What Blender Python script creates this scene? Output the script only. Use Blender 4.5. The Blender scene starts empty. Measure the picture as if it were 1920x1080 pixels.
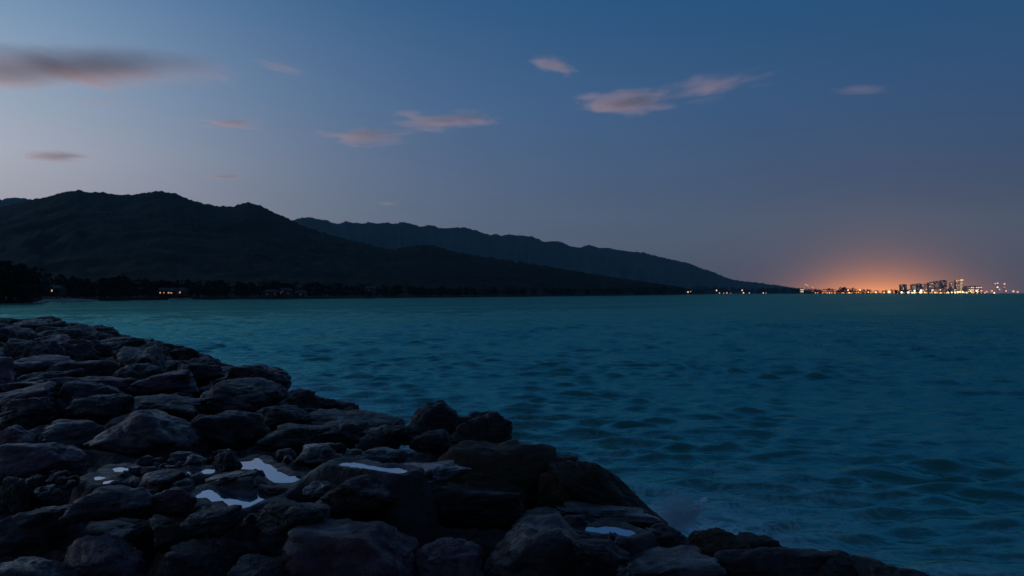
import bpy, bmesh, math, random
import numpy as np
from mathutils import Vector, Matrix

sc = bpy.context.scene
COL = sc.collection
R = math.radians
rng = np.random.default_rng(7)
random.seed(7)

# ------------------------------------------------------------------ camera
F = 1493.3                      # focal length in photograph pixels (28 mm on 36 mm, 1920 wide)
EYE = 4.5                       # metres above the sea
PITCH = 9.0 / F
cam = bpy.data.cameras.new('camera')
cam.lens = 28.0
cam.sensor_width = 36.0
cam.clip_start = 0.1
cam.clip_end = 400000
camo = bpy.data.objects.new('camera', cam)
COL.objects.link(camo)
camo.location = (0, 0, EYE)
camo.rotation_euler = (math.pi / 2 + PITCH, 0, 0)
sc.camera = camo

# ------------------------------------------------------------------ light
SUN_EL, SUN_AZ = -2.5, -60.0    # the sun has set, beyond the left edge of the frame
w = bpy.data.worlds.new('World')
sc.world = w
w.use_nodes = True
nt = w.node_tree
N, L = nt.nodes, nt.links
N.clear()


def srgb(r, g, b):
    f = lambda c: c / 12.92 if c <= 0.04045 else ((c + 0.055) / 1.055) ** 2.4
    return (f(r / 255), f(g / 255), f(b / 255), 1.0)


def mth(nt, op, a, b=None, c=None, clamp=False):
    n = nt.nodes.new('ShaderNodeMath')
    n.operation = op
    n.use_clamp = clamp
    for i, v in enumerate((a, b, c)):
        if v is None:
            continue
        if isinstance(v, (int, float)):
            n.inputs[i].default_value = v
        else:
            nt.links.new(v, n.inputs[i])
    return n.outputs[0]


def ramp(nt, fac, stops, interp='LINEAR'):
    n = nt.nodes.new('ShaderNodeValToRGB')
    n.color_ramp.interpolation = interp
    el = n.color_ramp.elements
    while len(el) < len(stops):
        el.new(0.5)
    for e, (p, c) in zip(el, stops):
        e.position = p
        e.color = c if len(c) == 4 else (*c, 1)
    if fac is not None:
        nt.links.new(fac, n.inputs[0])
    return n.outputs[0]


def mixc(nt, fac, a, b, typ='MIX'):
    n = nt.nodes.new('ShaderNodeMix')
    n.data_type = 'RGBA'
    n.blend_type = typ
    n.clamp_factor = True
    for s, v in ((n.inputs[0], fac), (n.inputs[6], a), (n.inputs[7], b)):
        if isinstance(v, (int, float)):
            s.default_value = v
        elif isinstance(v, tuple):
            s.default_value = v if len(v) == 4 else (*v, 1)
        else:
            nt.links.new(v, s)
    return n.outputs[2]


tc = N.new('ShaderNodeTexCoord')
nrm = N.new('ShaderNodeVectorMath')
nrm.operation = 'NORMALIZE'
L.new(tc.outputs['Generated'], nrm.inputs[0])
sep = N.new('ShaderNodeSeparateXYZ')
L.new(nrm.outputs[0], sep.inputs[0])
elev = mth(nt, 'MULTIPLY', mth(nt, 'ARCSINE', sep.outputs[2]), 180 / math.pi)
azim = mth(nt, 'MULTIPLY', mth(nt, 'ARCTAN2', sep.outputs[0], sep.outputs[1]), 180 / math.pi)
# angle from the sun's azimuth, 0..180
d0 = mth(nt, 'ABSOLUTE', mth(nt, 'SUBTRACT', azim, SUN_AZ))
dsun = mth(nt, 'MINIMUM', d0, mth(nt, 'SUBTRACT', 360.0, d0))
ef = mth(nt, 'DIVIDE', elev, 90.0, clamp=True)


def eramp(rows):
    return ramp(nt, ef, [(e / 90.0, srgb(*c)) for e, c in rows], 'LINEAR')


near = eramp([(0, (190, 182, 188)), (4, (200, 193, 200)), (8.7, (197, 200, 210)), (13, (163, 182, 202)), (20, (108, 149, 188)), (45, (58, 88, 130)), (90, (40, 58, 94))])
side = eramp([(0, (84, 92, 112)), (3, (88, 100, 124)), (6, (84, 103, 130)), (13, (68, 101, 141)), (20, (43, 87, 131)), (45, (34, 60, 102)), (90, (40, 58, 94))])
away = eramp([(0, (60, 70, 90)), (3.5, (70, 80, 99)), (8.7, (60, 82, 114)), (13, (50, 82, 119)), (20, (31, 79, 122)), (45, (32, 56, 96)), (90, (40, 58, 94))])
# three smooth azimuth weights: towards the sun, beside it, away from it
wn = mth(nt, 'EXPONENT', mth(nt, 'MULTIPLY', mth(nt, 'POWER', mth(nt, 'DIVIDE', mth(nt, 'MAXIMUM', mth(nt, 'SUBTRACT', dsun, 16.0), 0.0), 24.0), 2.0), -1.0))
wa = mth(nt, 'DIVIDE', 1.0, mth(nt, 'ADD', 1.0, mth(nt, 'EXPONENT', mth(nt, 'DIVIDE', mth(nt, 'SUBTRACT', 74.0, dsun), 8.5))))
grad = mixc(nt, wn, mixc(nt, wa, side, away), near)
# sodium glow of the city in the humid air low over the horizon
CITY_AZ = math.degrees(math.atan2(1640 - 960, F))


def lobe(az, sx, sy, col, e0=0.0):
    a = mth(nt, 'POWER', mth(nt, 'DIVIDE', mth(nt, 'SUBTRACT', azim, az), sx), 2.0)
    b = mth(nt, 'DIVIDE', mth(nt, 'MAXIMUM', mth(nt, 'SUBTRACT', elev, e0), 0.0), sy)
    g = mth(nt, 'EXPONENT', mth(nt, 'MULTIPLY', mth(nt, 'ADD', a, b), -1.0))
    return mixc(nt, 1.0, (0, 0, 0), mixc(nt, g, (0, 0, 0), col))


grad = mixc(nt, 1.0, grad, lobe(CITY_AZ + 0.25, 4.0, 0.98, (1.35, 0.40, 0.03, 1)), 'ADD')
grad = mixc(nt, 1.0, grad, lobe(CITY_AZ + 0.6, 8.5, 3.4, (0.12, 0.036, 0.010, 1)), 'ADD')
sky = N.new('ShaderNodeTexSky')
sky.sky_type = 'NISHITA'
sky.sun_disc = False
sky.sun_elevation = R(SUN_EL)
sky.sun_rotation = R(SUN_AZ)
sky.dust_density = 0.3
sky.ozone_density = 3.0
bg1 = N.new('ShaderNodeBackground')
L.new(sky.outputs[0], bg1.inputs[0])
bg1.inputs[1].default_value = 0.08
bg2 = N.new('ShaderNodeBackground')
L.new(grad, bg2.inputs[0])
bg2.inputs[1].default_value = 1.0
add = N.new('ShaderNodeAddShader')
L.new(bg1.outputs[0], add.inputs[0])
L.new(bg2.outputs[0], add.inputs[1])
wo = N.new('ShaderNodeOutputWorld')
L.new(add.outputs[0], wo.inputs['Surface'])

sun = bpy.data.lights.new('sun', 'SUN')
sun.energy = 5.0
sun.angle = R(0.5)
sun.color = (1.0, 0.60, 0.48)
suno = bpy.data.objects.new('sun', sun)
COL.objects.link(suno)
sdir = Vector((math.sin(R(SUN_AZ)) * math.cos(R(SUN_EL)), math.cos(R(SUN_AZ)) * math.cos(R(SUN_EL)), math.sin(R(SUN_EL))))
suno.rotation_euler = sdir.to_track_quat('Z', 'Y').to_euler()

sc.view_settings.view_transform = 'Standard'
sc.view_settings.look = 'None'
sc.view_settings.exposure = 0.0
sc.view_settings.gamma = 1.0
sc.view_settings.use_curve_mapping = False
sc.cycles.use_denoising = True
sc.cycles.max_bounces = 5
sc.cycles.diffuse_bounces = 2
sc.cycles.glossy_bounces = 3
sc.cycles.volume_bounces = 0
sc.cycles.volume_step_rate = 0.5
sc.cycles.sample_clamp_indirect = 4.0


# ------------------------------------------------------------------ helpers
def ray(px, py):
    """unit-forward direction (y = 1) of a photograph pixel"""
    x = (px - 960) / F
    z = (540 - py) / F
    c, s = math.cos(PITCH), math.sin(PITCH)
    v = Vector((x, c - z * s, s + z * c))
    return v / v.y


def on_plane(px, py, z):
    r = ray(px, py)
    t = (z - EYE) / r.z
    return Vector((r.x * t, t, z))


def at(px, py, Y):
    r = ray(px, py)
    return Vector((r.x * Y, Y, EYE + r.z * Y))


def tag(o, label=None, cat=None, group=None, kind=None):
    if label:
        o['label'] = label
    if cat:
        o['category'] = cat
    if group:
        o['group'] = group
    if kind:
        o['kind'] = kind
    return o


def mesh_np(name, V, Fq, mat=None, smooth=True):
    V = np.asarray(V, dtype=np.float32)
    Fq = np.asarray(Fq, dtype=np.int32)
    me = bpy.data.meshes.new(name)
    n = Fq.shape[1]
    me.vertices.add(len(V))
    me.vertices.foreach_set('co', V.ravel())
    me.loops.add(Fq.size)
    me.loops.foreach_set('vertex_index', Fq.ravel())
    me.polygons.add(len(Fq))
    me.polygons.foreach_set('loop_start', np.arange(0, Fq.size, n, dtype=np.int32))
    me.polygons.foreach_set('loop_total', np.full(len(Fq), n, dtype=np.int32))
    me.polygons.foreach_set('use_smooth', np.full(len(Fq), smooth))
    me.update(calc_edges=True)
    me.validate()
    if mat:
        me.materials.append(mat)
    return me


def link(name, me, loc=(0, 0, 0), parent=None):
    o = bpy.data.objects.new(name, me)
    o.location = loc
    COL.objects.link(o)
    if parent:
        o.parent = parent
    return o


def empty(name, loc=(0, 0, 0), rz=0.0):
    o = bpy.data.objects.new(name, None)
    o.empty_display_size = 0.3
    o.location = loc
    o.rotation_euler.z = rz
    COL.objects.link(o)
    return o


def grid_faces(nr, nc, wrap=False):
    i = np.arange(nr - 1)[:, None]
    j = np.arange(nc if wrap else nc - 1)[None, :]
    j2 = (j + 1) % nc
    a = i * nc + j
    b = i * nc + j2
    c = (i + 1) * nc + j2
    d = (i + 1) * nc + j
    return np.stack([a, b, c, d], -1).reshape(-1, 4)


def box_vf(c, s):
    x, y, z = c
    a, b, h = s[0] / 2, s[1] / 2, s[2] / 2
    V = [(x + i * a, y + j * b, z + k * h) for k in (-1, 1) for j in (-1, 1) for i in (-1, 1)]
    Fc = [(0, 2, 3, 1), (4, 5, 7, 6), (0, 1, 5, 4), (2, 6, 7, 3), (0, 4, 6, 2), (1, 3, 7, 5)]
    return V, Fc


def boxes(name, lst, mat):
    V, Fc = [], []
    for c, s in lst:
        v, f = box_vf(c, s)
        Fc += [tuple(i + len(V) for i in q) for q in f]
        V += v
    return mesh_np(name, V, Fc, mat, smooth=False)


_perm = np.random.default_rng(3).permutation(256)
_perm = np.concatenate([_perm, _perm, _perm])
_g = np.random.default_rng(4).normal(size=(256, 3))
_g /= np.linalg.norm(_g, axis=1)[:, None]


def pn(P):
    """gradient noise, P (...,3)"""
    P = np.asarray(P, dtype=np.float64)
    i = np.floor(P).astype(int)
    f = P - i
    u = f * f * f * (f * (f * 6 - 15) + 10)
    i &= 255
    out = 0
    for dx in (0, 1):
        for dy in (0, 1):
            for dz in (0, 1):
                h = _perm[_perm[_perm[i[..., 0] + dx] + i[..., 1] + dy] + i[..., 2] + dz]
                g = _g[h]
                d = g[..., 0] * (f[..., 0] - dx) + g[..., 1] * (f[..., 1] - dy) + g[..., 2] * (f[..., 2] - dz)
                wgt = (u[..., 0] if dx else 1 - u[..., 0]) * (u[..., 1] if dy else 1 - u[..., 1]) * (u[..., 2] if dz else 1 - u[..., 2])
                out = out + wgt * d
    return out * 1.6


def fbm(P, oct=4, gain=0.5):
    s, a = 0, 1.0
    P = np.asarray(P, dtype=np.float64)
    for k in range(oct):
        s = s + a * pn(P + 17.3 * k)
        P = P * 2.03
        a *= gain
    return s


def P3(x, y, z=0.0):
    x, y = np.broadcast_arrays(x, y)
    return np.stack([x, y, np.broadcast_to(z, x.shape)], -1)


# ------------------------------------------------------------------ materials
def newmat(name):
    m = bpy.data.materials.new(name)
    m.use_nodes = True
    b = m.node_tree.nodes['Principled BSDF']
    return m, m.node_tree, b


def noise(nt, vec, scale, detail=5, rough=0.55, dist=0.0):
    n = nt.nodes.new('ShaderNodeTexNoise')
    n.inputs['Scale'].default_value = scale
    n.inputs['Detail'].default_value = detail
    n.inputs['Roughness'].default_value = rough
    n.inputs['Distortion'].default_value = dist
    if vec is not None:
        nt.links.new(vec, n.inputs['Vector'])
    return n.outputs['Fac']


def mapping(nt, vec, scale=(1, 1, 1), rot=(0, 0, 0), loc=(0, 0, 0)):
    n = nt.nodes.new('ShaderNodeMapping')
    n.inputs['Scale'].default_value = scale
    n.inputs['Rotation'].default_value = rot
    n.inputs['Location'].default_value = loc
    nt.links.new(vec, n.inputs[0])
    return n.outputs[0]


def bump(nt, h, strength, dist, normal=None):
    n = nt.nodes.new('ShaderNodeBump')
    n.inputs['Strength'].default_value = strength
    n.inputs['Distance'].default_value = dist
    nt.links.new(h, n.inputs['Height'])
    if normal is not None:
        nt.links.new(normal, n.inputs['Normal'])
    return n.outputs[0]


def rock_mat(name, c1, c2, c3, rough=0.5, wet=0.0):
    m, nt, b = newmat(name)
    g = nt.nodes.new('ShaderNodeNewGeometry')
    oi = nt.nodes.new('ShaderNodeObjectInfo')
    pos = g.outputs['Position']
    n1 = noise(nt, pos, 2.2, 6, 0.6, 0.4)
    n2 = noise(nt, pos, 9.0, 6, 0.65, 0.6)
    n3 = noise(nt, pos, 45.0, 4, 0.7)
    col = mixc(nt, ramp(nt, n1, [(0.38, (0, 0, 0)), (0.64, (1, 1, 1))]), c1, c2)
    col = mixc(nt, ramp(nt, n2, [(0.50, (0, 0, 0)), (0.72, (0.85, 0.85, 0.85))]), col, c3)
    hs = nt.nodes.new('ShaderNodeHueSaturation')
    nt.links.new(col, hs.inputs['Color'])
    nt.links.new(mth(nt, 'ADD', mth(nt, 'MULTIPLY', oi.outputs['Random'], 0.75), 0.30), hs.inputs['Value'])
    sp = mixc(nt, 0.55, hs.outputs[0], mixc(nt, 1.0, hs.outputs[0], ramp(nt, n3, [(0.3, (0.45, 0.45, 0.45)), (0.7, (1.5, 1.5, 1.5))]), 'MULTIPLY'))
    nt.links.new(sp, b.inputs['Base Color'])
    rr = ramp(nt, n2, [(0.35, (rough - 0.14,) * 3), (0.65, (rough + 0.22,) * 3)])
    nt.links.new(rr, b.inputs['Roughness'])
    b.inputs['IOR'].default_value = 1.5
    nt.links.new(mth(nt, 'MULTIPLY', ramp(nt, noise(nt, pos, 3.4, 5, 0.6, 0.5), [(0.44, (0.12, 0.12, 0.12)), (0.60, (1, 1, 1))]), wet), b.inputs['Coat Weight'])
    b.inputs['Coat Roughness'].default_value = 0.26
    # cracks and pitting
    vo = nt.nodes.new('ShaderNodeTexVoronoi')
    vo.feature = 'DISTANCE_TO_EDGE'
    vo.inputs['Scale'].default_value = 2.6
    wv = nt.nodes.new('ShaderNodeVectorMath')
    wv.operation = 'ADD'
    nt.links.new(pos, wv.inputs[0])
    nn = nt.nodes.new('ShaderNodeTexNoise')
    nn.inputs['Scale'].default_value = 3.0
    nn.inputs['Detail'].default_value = 4
    nt.links.new(pos, nn.inputs['Vector'])
    nt.links.new(nn.outputs['Color'], wv.inputs[1])
    nt.links.new(wv.outputs[0], vo.inputs['Vector'])
    crack = ramp(nt, vo.outputs['Distance'], [(0.0, (0, 0, 0)), (0.035, (1, 1, 1))])
    h = mth(nt, 'ADD', mth(nt, 'MULTIPLY', n2, 1.0), mth(nt, 'MULTIPLY', n3, 0.28))
    h = mth(nt, 'ADD', h, mth(nt, 'MULTIPLY', crack, 0.12))
    nt.links.new(bump(nt, h, 1.0, 0.11), b.inputs['Normal'])
    return m


M_rock = {
    'purple': rock_mat('purple_basalt', (0.140, 0.045, 0.058), (0.068, 0.025, 0.032), (0.21, 0.088, 0.108), 0.50, 0.40),
    'grey': rock_mat('grey_basalt', (0.092, 0.047, 0.046), (0.046, 0.026, 0.026), (0.165, 0.098, 0.096), 0.46, 0.50),
    'dark': rock_mat('dark_wet_basalt', (0.036, 0.016, 0.013), (0.018, 0.009, 0.008), (0.066, 0.034, 0.030), 0.52, 0.26),
    'moss': rock_mat('algae_covered_basalt', (0.100, 0.048, 0.010), (0.044, 0.023, 0.006), (0.165, 0.088, 0.022), 0.66, 0.05),
    'wet': rock_mat('wet_grey_basalt', (0.066, 0.038, 0.040), (0.032, 0.021, 0.021), (0.11, 0.070, 0.074), 0.33, 0.9),
}


def plain(name, col, rough=0.7, emis=None, es=0.0, metal=0.0):
    m, nt, b = newmat(name)
    g = nt.nodes.new('ShaderNodeNewGeometry')
    n = noise(nt, g.outputs['Position'], 0.8, 4)
    c = mixc(nt, n, tuple(0.75 * v for v in col), tuple(1.25 * v for v in col))
    nt.links.new(c, b.inputs['Base Color'])
    b.inputs['Roughness'].default_value = rough
    b.inputs['Metallic'].default_value = metal
    if emis:
        b.inputs['Emission Color'].default_value = (*emis, 1)
        b.inputs['Emission Strength'].default_value = es
        m.cycles.emission_sampling = 'NONE'
    return m


M_conc = plain('pale_concrete', (0.52, 0.39, 0.33))
M_conc2 = plain('brown_concrete', (0.42, 0.30, 0.25))
M_glass = plain('unlit_window_glass', (0.28, 0.21, 0.19), 0.3)
M_metal = plain('painted_steel', (0.12, 0.12, 0.13), 0.5)
M_lampw = plain('warm_lamp_glass', (0.8, 0.7, 0.5), 0.4, (1.0, 0.62, 0.30), 2.2)
M_lampb = plain('white_lamp_glass', (0.8, 0.8, 0.8), 0.4, (1.0, 0.78, 0.50), 2.4)
M_lampo = plain('amber_lamp_glass', (0.8, 0.5, 0.2), 0.4, (1.0, 0.42, 0.12), 1.5)
M_lampr = plain('red_lamp_glass', (0.8, 0.3, 0.2), 0.4, (1.0, 0.50, 0.40), 1.3)
M_win = plain('lit_window', (0.4, 0.35, 0.3), 0.3, (1.0, 0.55, 0.26), 0.75)
M_win2 = plain('bright_lit_window', (0.4, 0.35, 0.3), 0.3, (1.0, 0.68, 0.40), 1.5)
M_winh = plain('amber_house_window', (0.4, 0.3, 0.2), 0.3, (1.0, 0.42, 0.16), 0.65)
M_wind = plain('curtained_window', (0.3, 0.25, 0.2), 0.3, (1.0, 0.6, 0.35), 0.13)
M_win3 = plain('dim_lit_window', (0.4, 0.3, 0.3), 0.3, (1.0, 0.52, 0.32), 0.42)
M_roof = plain('dark_roofing', (0.018, 0.017, 0.016))
M_wall = plain('painted_house_wall', (0.030, 0.026, 0.022))
M_sand = plain('beach_sand', (0.42, 0.36, 0.29), 0.9)


def land_mat(name, c1, c2, sc1):
    m, nt, b = newmat(name)
    g = nt.nodes.new('ShaderNodeNewGeometry')
    n1 = noise(nt, g.outputs['Position'], sc1, 6, 0.6)
    n2 = noise(nt, g.outputs['Position'], sc1 * 14, 4, 0.6)
    c = mixc(nt, ramp(nt, n1, [(0.35, (0, 0, 0)), (0.65, (1, 1, 1))]), c1, c2)
    c = mixc(nt, 0.5, c, mixc(nt, 1.0, c, ramp(nt, n2, [(0.3, (0.4, 0.4, 0.4)), (0.7, (1.6, 1.6, 1.6))]), 'MULTIPLY'))
    nt.links.new(c, b.inputs['Base Color'])
    b.inputs['Roughness'].default_value = 0.95
    b.inputs['Specular IOR Level'].default_value = 0.1
    nt.links.new(bump(nt, n2, 0.8, 0.12 / sc1 * 0.08), b.inputs['Normal'])
    return m


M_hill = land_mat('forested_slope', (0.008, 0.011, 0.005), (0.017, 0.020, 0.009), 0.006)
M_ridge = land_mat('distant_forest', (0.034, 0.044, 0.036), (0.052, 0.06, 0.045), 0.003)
M_plain = land_mat('coastal_scrub', (0.010, 0.013, 0.007), (0.018, 0.021, 0.011), 0.05)

# ------------------------------------------------------------------ the sea
# breakwater frame: s = distance outside the crest's sea edge, t = distance along it
BD = np.array([-0.548, 0.8365])
BN = np.array([0.8365, 0.548])
B0 = np.array([2.8, 5.3])
CREST = 2.6


def s_of(x, y):
    return (np.asarray(x) - B0[0]) * BN[0] + (np.asarray(y) - B0[1]) * BN[1]


def t_of(x, y):
    return (np.asarray(x) - B0[0]) * BD[0] + (np.asarray(y) - B0[1]) * BD[1]


def ground(x, y):
    s = s_of(x, y)
    return np.where(s < 0.3, CREST, CREST - 0.62 * (s - 0.3))


def sea():
    az = np.concatenate([np.linspace(-48, 48, 540), np.linspace(48, 312, 66)[1:-1]])
    az = np.radians(az)
    rr = [2.0]
    while rr[-1] < 9000:
        rr.append(rr[-1] + max(0.055, rr[-1] * 0.0047))
        if rr[-1] > 900:
            rr[-1] += rr[-1] * 0.03
    rr = np.array(rr)
    dr = np.gradient(rr)
    Rg, Ag = np.meshgrid(rr, az, indexing='ij')
    X = Rg * np.sin(Ag)
    Y = Rg * np.cos(Ag)
    fine = (np.abs(Ag) < math.radians(49)).astype(float)
    D = np.maximum(np.maximum(dr[:, None], Rg * math.radians(96 / 540) * 0.7), 0.05)
    Z = np.zeros_like(X)
    DX = np.zeros_like(X)
    DY = np.zeros_like(X)
    g = np.random.default_rng(21)
    waves = []
    for k in range(90):
        lam = 0.45 * (2.5 / 0.45) ** g.random()
        th = math.radians(-86 + g.normal() * 21)       # towards the camera
        amp = 0.0086 * lam ** 0.80
        waves.append((lam, th, amp, g.random() * 6.283))
    for lam, th, amp in ((24.0, -66, 0.05), (9.0, -80, 0.018), (34.0, -78, 0.09), (5.5, -70, 0.016), (4.2, -98, 0.014)):
        waves.append((lam, math.radians(th), amp, g.random() * 6.283))
    # slowly varying groups so that the chop is uneven
    env = 0.85 + 0.55 * fbm(P3(X / 9.0, Y / 14.0, 3.3), 2)
    env = np.clip(env, 0.3, 1.7)
    for lam, th, amp, ph in waves:
        k = 2 * math.pi / lam
        wgt = np.clip((lam / D - 1.8) / 1.6, 0, 1) * fine
        e = env if lam < 8 else 1.0
        a = amp * wgt * e
        p = k * (X * math.cos(th) + Y * math.sin(th)) + ph
        Z += a * np.sin(p)
        q = 0.7 * a * np.cos(p)
        DX += q * math.cos(th)
        DY += q * math.sin(th)
    V = np.stack([X + DX, Y + DY, Z], -1).reshape(-1, 3)
    Fc = grid_faces(len(rr), len(az), wrap=True)[:, ::-1]
    me = mesh_np('sea', V, Fc, None)
    # foam: where the swell washes against the rocks
    s = s_of(X, Y)
    f = np.exp(-np.maximum(s - 6.0, 0) / 1.5)
    f = f + 0.34 * np.exp(-((s - 8.5) / 5.0) ** 2) * np.clip(0.5 + 1.2 * fbm(P3(X / 3.0, Y / 3.0, 1.0), 2), 0, 1)
    f = np.where(Rg < 60, f, 0)
    at_ = me.attributes.new('foam', 'FLOAT', 'POINT')
    at_.data.foreach_set('value', f.ravel().astype(np.float32))
    return me


m, nt, b = newmat('sea_water')
g = nt.nodes.new('ShaderNodeNewGeometry')
pos = g.outputs['Position']
fo = nt.nodes.new('ShaderNodeAttribute')
fo.attribute_name = 'foam'
rot = mapping(nt, pos, (0.62, 1.0, 1.0), (0, 0, R(-18)))
n1 = noise(nt, rot, 1.5, 3, 0.55, 0.3)
n2 = noise(nt, rot, 4.5, 4, 0.6, 0.3)
h = mth(nt, 'ADD', mth(nt, 'MULTIPLY', n1, 0.08), mth(nt, 'MULTIPLY', n2, 0.03))
bn = bump(nt, h, 1.0, 0.9)
fn = noise(nt, mapping(nt, pos, (1, 1, 1), (0, 0, R(57))), 1.3, 5, 0.62, 1.6)
streak = ramp(nt, mth(nt, 'ABSOLUTE', mth(nt, 'SUBTRACT', fn, 0.5)), [(0.0, (1, 1, 1)), (0.075, (0, 0, 0))])
fa = mth(nt, 'MULTIPLY', streak, mth(nt, 'MULTIPLY', fo.outputs['Fac'], 0.55), clamp=True)
fa = mth(nt, 'ADD', fa, mth(nt, 'MULTIPLY', mth(nt, 'POWER', fo.outputs['Fac'], 2.0), mth(nt, 'MULTIPLY', fn, 0.34)), clamp=True)
N_ = nt.nodes
lw = N_.new('ShaderNodeLayerWeight')
lw.inputs['Blend'].default_value = 0.5
nt.links.new(bn, lw.inputs['Normal'])
refl = mth(nt, 'ADD', mth(nt, 'MULTIPLY', mth(nt, 'POWER', lw.outputs['Facing'], 3.0), 1.32), 0.02)
wind = noise(nt, mapping(nt, pos, (0.010, 0.045, 1.0), (0, 0, R(-6))), 1.0, 5, 0.6, 0.4)
chop = noise(nt, mapping(nt, pos, (0.16, 0.55, 1.0), (0, 0, R(-8))), 1.0, 4, 0.65, 0.5)
patch = mth(nt, 'ADD', mth(nt, 'MULTIPLY', wind, 0.9), mth(nt, 'MULTIPLY', chop, 1.0))
refl = mth(nt, 'MULTIPLY', refl, mth(nt, 'ADD', mth(nt, 'MULTIPLY', mth(nt, 'SUBTRACT', patch, 0.95), 1.4), 1.0))
refl = mth(nt, 'MINIMUM', refl, 0.38)           # facets of unresolved ripples never reach full grazing reflectance
df = N_.new('ShaderNodeBsdfDiffuse')
nt.links.new(mixc(nt, fa, (0.026, 0.170, 0.122), (0.66, 0.86, 0.86)), df.inputs['Color'])
nt.links.new(bn, df.inputs['Normal'])
gl = N_.new('ShaderNodeBsdfGlossy')
gl.inputs['Color'].default_value = (0.26, 0.90, 0.92, 1)
gl.inputs['Roughness'].default_value = 0.11
nt.links.new(bn, gl.inputs['Normal'])
mx = N_.new('ShaderNodeMixShader')
nt.links.new(mth(nt, 'MULTIPLY', refl, mth(nt, 'SUBTRACT', 1.0, fa)), mx.inputs[0])
nt.links.new(df.outputs[0], mx.inputs[1])
nt.links.new(gl.outputs[0], mx.inputs[2])
N_.remove(b)
nt.links.new(mx.outputs[0], N_['Material Output'].inputs['Surface'])
M_sea = m
me = sea()
me.materials.append(M_sea)
tag(link('sea', me), kind='structure')


# ------------------------------------------------------------------ mountains and coast
def prof(pts, x):
    p = np.array(pts, float)
    return np.interp(x, p[:, 0], p[:, 1])


COAST = [(-400, 574), (-60, 570), (72, 568.4), (82, 565.2), (200, 563.6), (300, 562.2), (640, 559.6), (900, 557.2), (1100, 554.9), (1200, 553.8), (1262, 552.9), (1300, 552.0), (1345, 551.0)]


def coast_r(x):
    return EYE * F / (prof(COAST, x) - 549.0)


HILL = [(-700, 470), (-420, 440), (-200, 412), (-90, 400), (0, 388), (60, 374), (100, 366), (125, 359), (145, 356), (165, 360), (190, 360), (215, 365), (250, 365), (280, 360), (300, 358), (325, 362), (345, 370), (375, 380), (405, 386), (435, 387), (452, 382), (465, 379), (485, 384), (510, 397), (535, 407), (550, 415), (580, 428), (620, 440), (660, 451), (700, 460), (735, 468), (760, 463), (790, 459), (815, 460), (840, 469), (880, 477), (930, 484), (980, 492), (1040, 501), (1100, 512), (1160, 521), (1220, 529), (1270, 537), (1300, 543), (1345, 548)]


def hill():
    px = np.linspace(-700, 1345, 760)
    v = np.concatenate([np.linspace(0, 1, 90), np.linspace(1, 1.8, 14)[1:]])
    top = prof(HILL, px)
    bumpy = 2.6 * fbm(P3(px / 9.0, px * 0, 5.0), 3) + 1.6 * pn(P3(px / 2.7, px * 0, 9.0))
    bumpy = bumpy * np.clip((549 - top) / 60, 0.15, 1)
    rc = coast_r(px)
    rr = prof([(-700, 2500), (0, 2600), (500, 2500), (735, 2050), (800, 2100), (1000, 1900), (1345, 2500)], px)
    rr = np.maximum(rr, rc * 1.35)
    el = (549 - top) / F
    hr = el * rr + EYE
    PXg, Vg = np.meshgrid(px, v, indexing='xy')
    depth = rc + (rr - rc) * Vg                       # forward distance (y)
    x = (PXg - 960) / F * depth
    low = 1.2 + 5.0 * Vg
    sh = np.clip((Vg - 0.06) / 0.94, 0, None)
    s1 = np.where(sh < 1, sh ** 1.55, np.clip(1 - 0.9 * (sh - 1), 0.15, 1))
    z = low * (1 - np.clip(s1, 0, 1)) + hr * s1
    z = z - (bumpy / F * rr) * np.clip(1 - np.abs(Vg - 1) * 14, 0, 1)
    # spurs and gullies running down from the crest
    spur = np.abs(fbm(P3(x / 260.0 + 0.6 * fbm(P3(x / 500, depth / 500, 2.0), 2), depth / 520.0, 4.0), 4))
    mid = np.clip(Vg * 1.6, 0, 1) * np.clip((1 - Vg) * 5, 0, 1)
    z = z - mid * (0.11 * hr) * np.clip(spur, 0, 0.9) * np.clip((Vg - 0.05) * 4, 0, 1)
    z = z + 4.5 * fbm(P3(x / 28.0, depth / 28.0, 7.0), 3) * np.clip((Vg - 0.08) * 6, 0, 1) * np.clip((1 - Vg) * 12, 0, 1)
    z[0] = -0.6
    z = np.maximum(z, -0.6)
    V = np.stack([x, depth, z], -1).reshape(-1, 3)
    return mesh_np('mountain', V, grid_faces(len(v), len(px)), M_hill)


tag(link('mountain', hill()), 'dark forested mountain sloping down to the bay', kind='structure')

RIDGE = [(-900, 400), (-300, 385), (-60, 376), (0, 374), (15, 371.5), (32, 370), (55, 373), (90, 386), (200, 400), (420, 425), (520, 420), (550, 412), (565, 408), (582, 407), (600, 412), (612, 412.5), (626, 419), (638, 419), (648, 414), (660, 417), (676, 419), (690, 417), (708, 419), (727, 417), (738, 420), (752, 416), (770, 419), (788, 425), (805, 422), (816, 424), (826, 428), (848, 427), (870, 426), (890, 431), (912, 439), (920, 440), (929, 438), (938, 442), (955, 439.5), (968, 441), (985, 442), (1000, 444), (1020, 453), (1043, 452), (1058, 456), (1070, 462), (1088, 464), (1104, 458.5), (1120, 464), (1140, 465), (1165, 469), (1185, 472), (1205, 473), (1230, 480), (1262, 487), (1290, 493), (1315, 503), (1340, 511), (1362, 521), (1378, 525), (1420, 530), (1460, 535), (1490, 540), (1520, 546), (1540, 549)]


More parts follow.
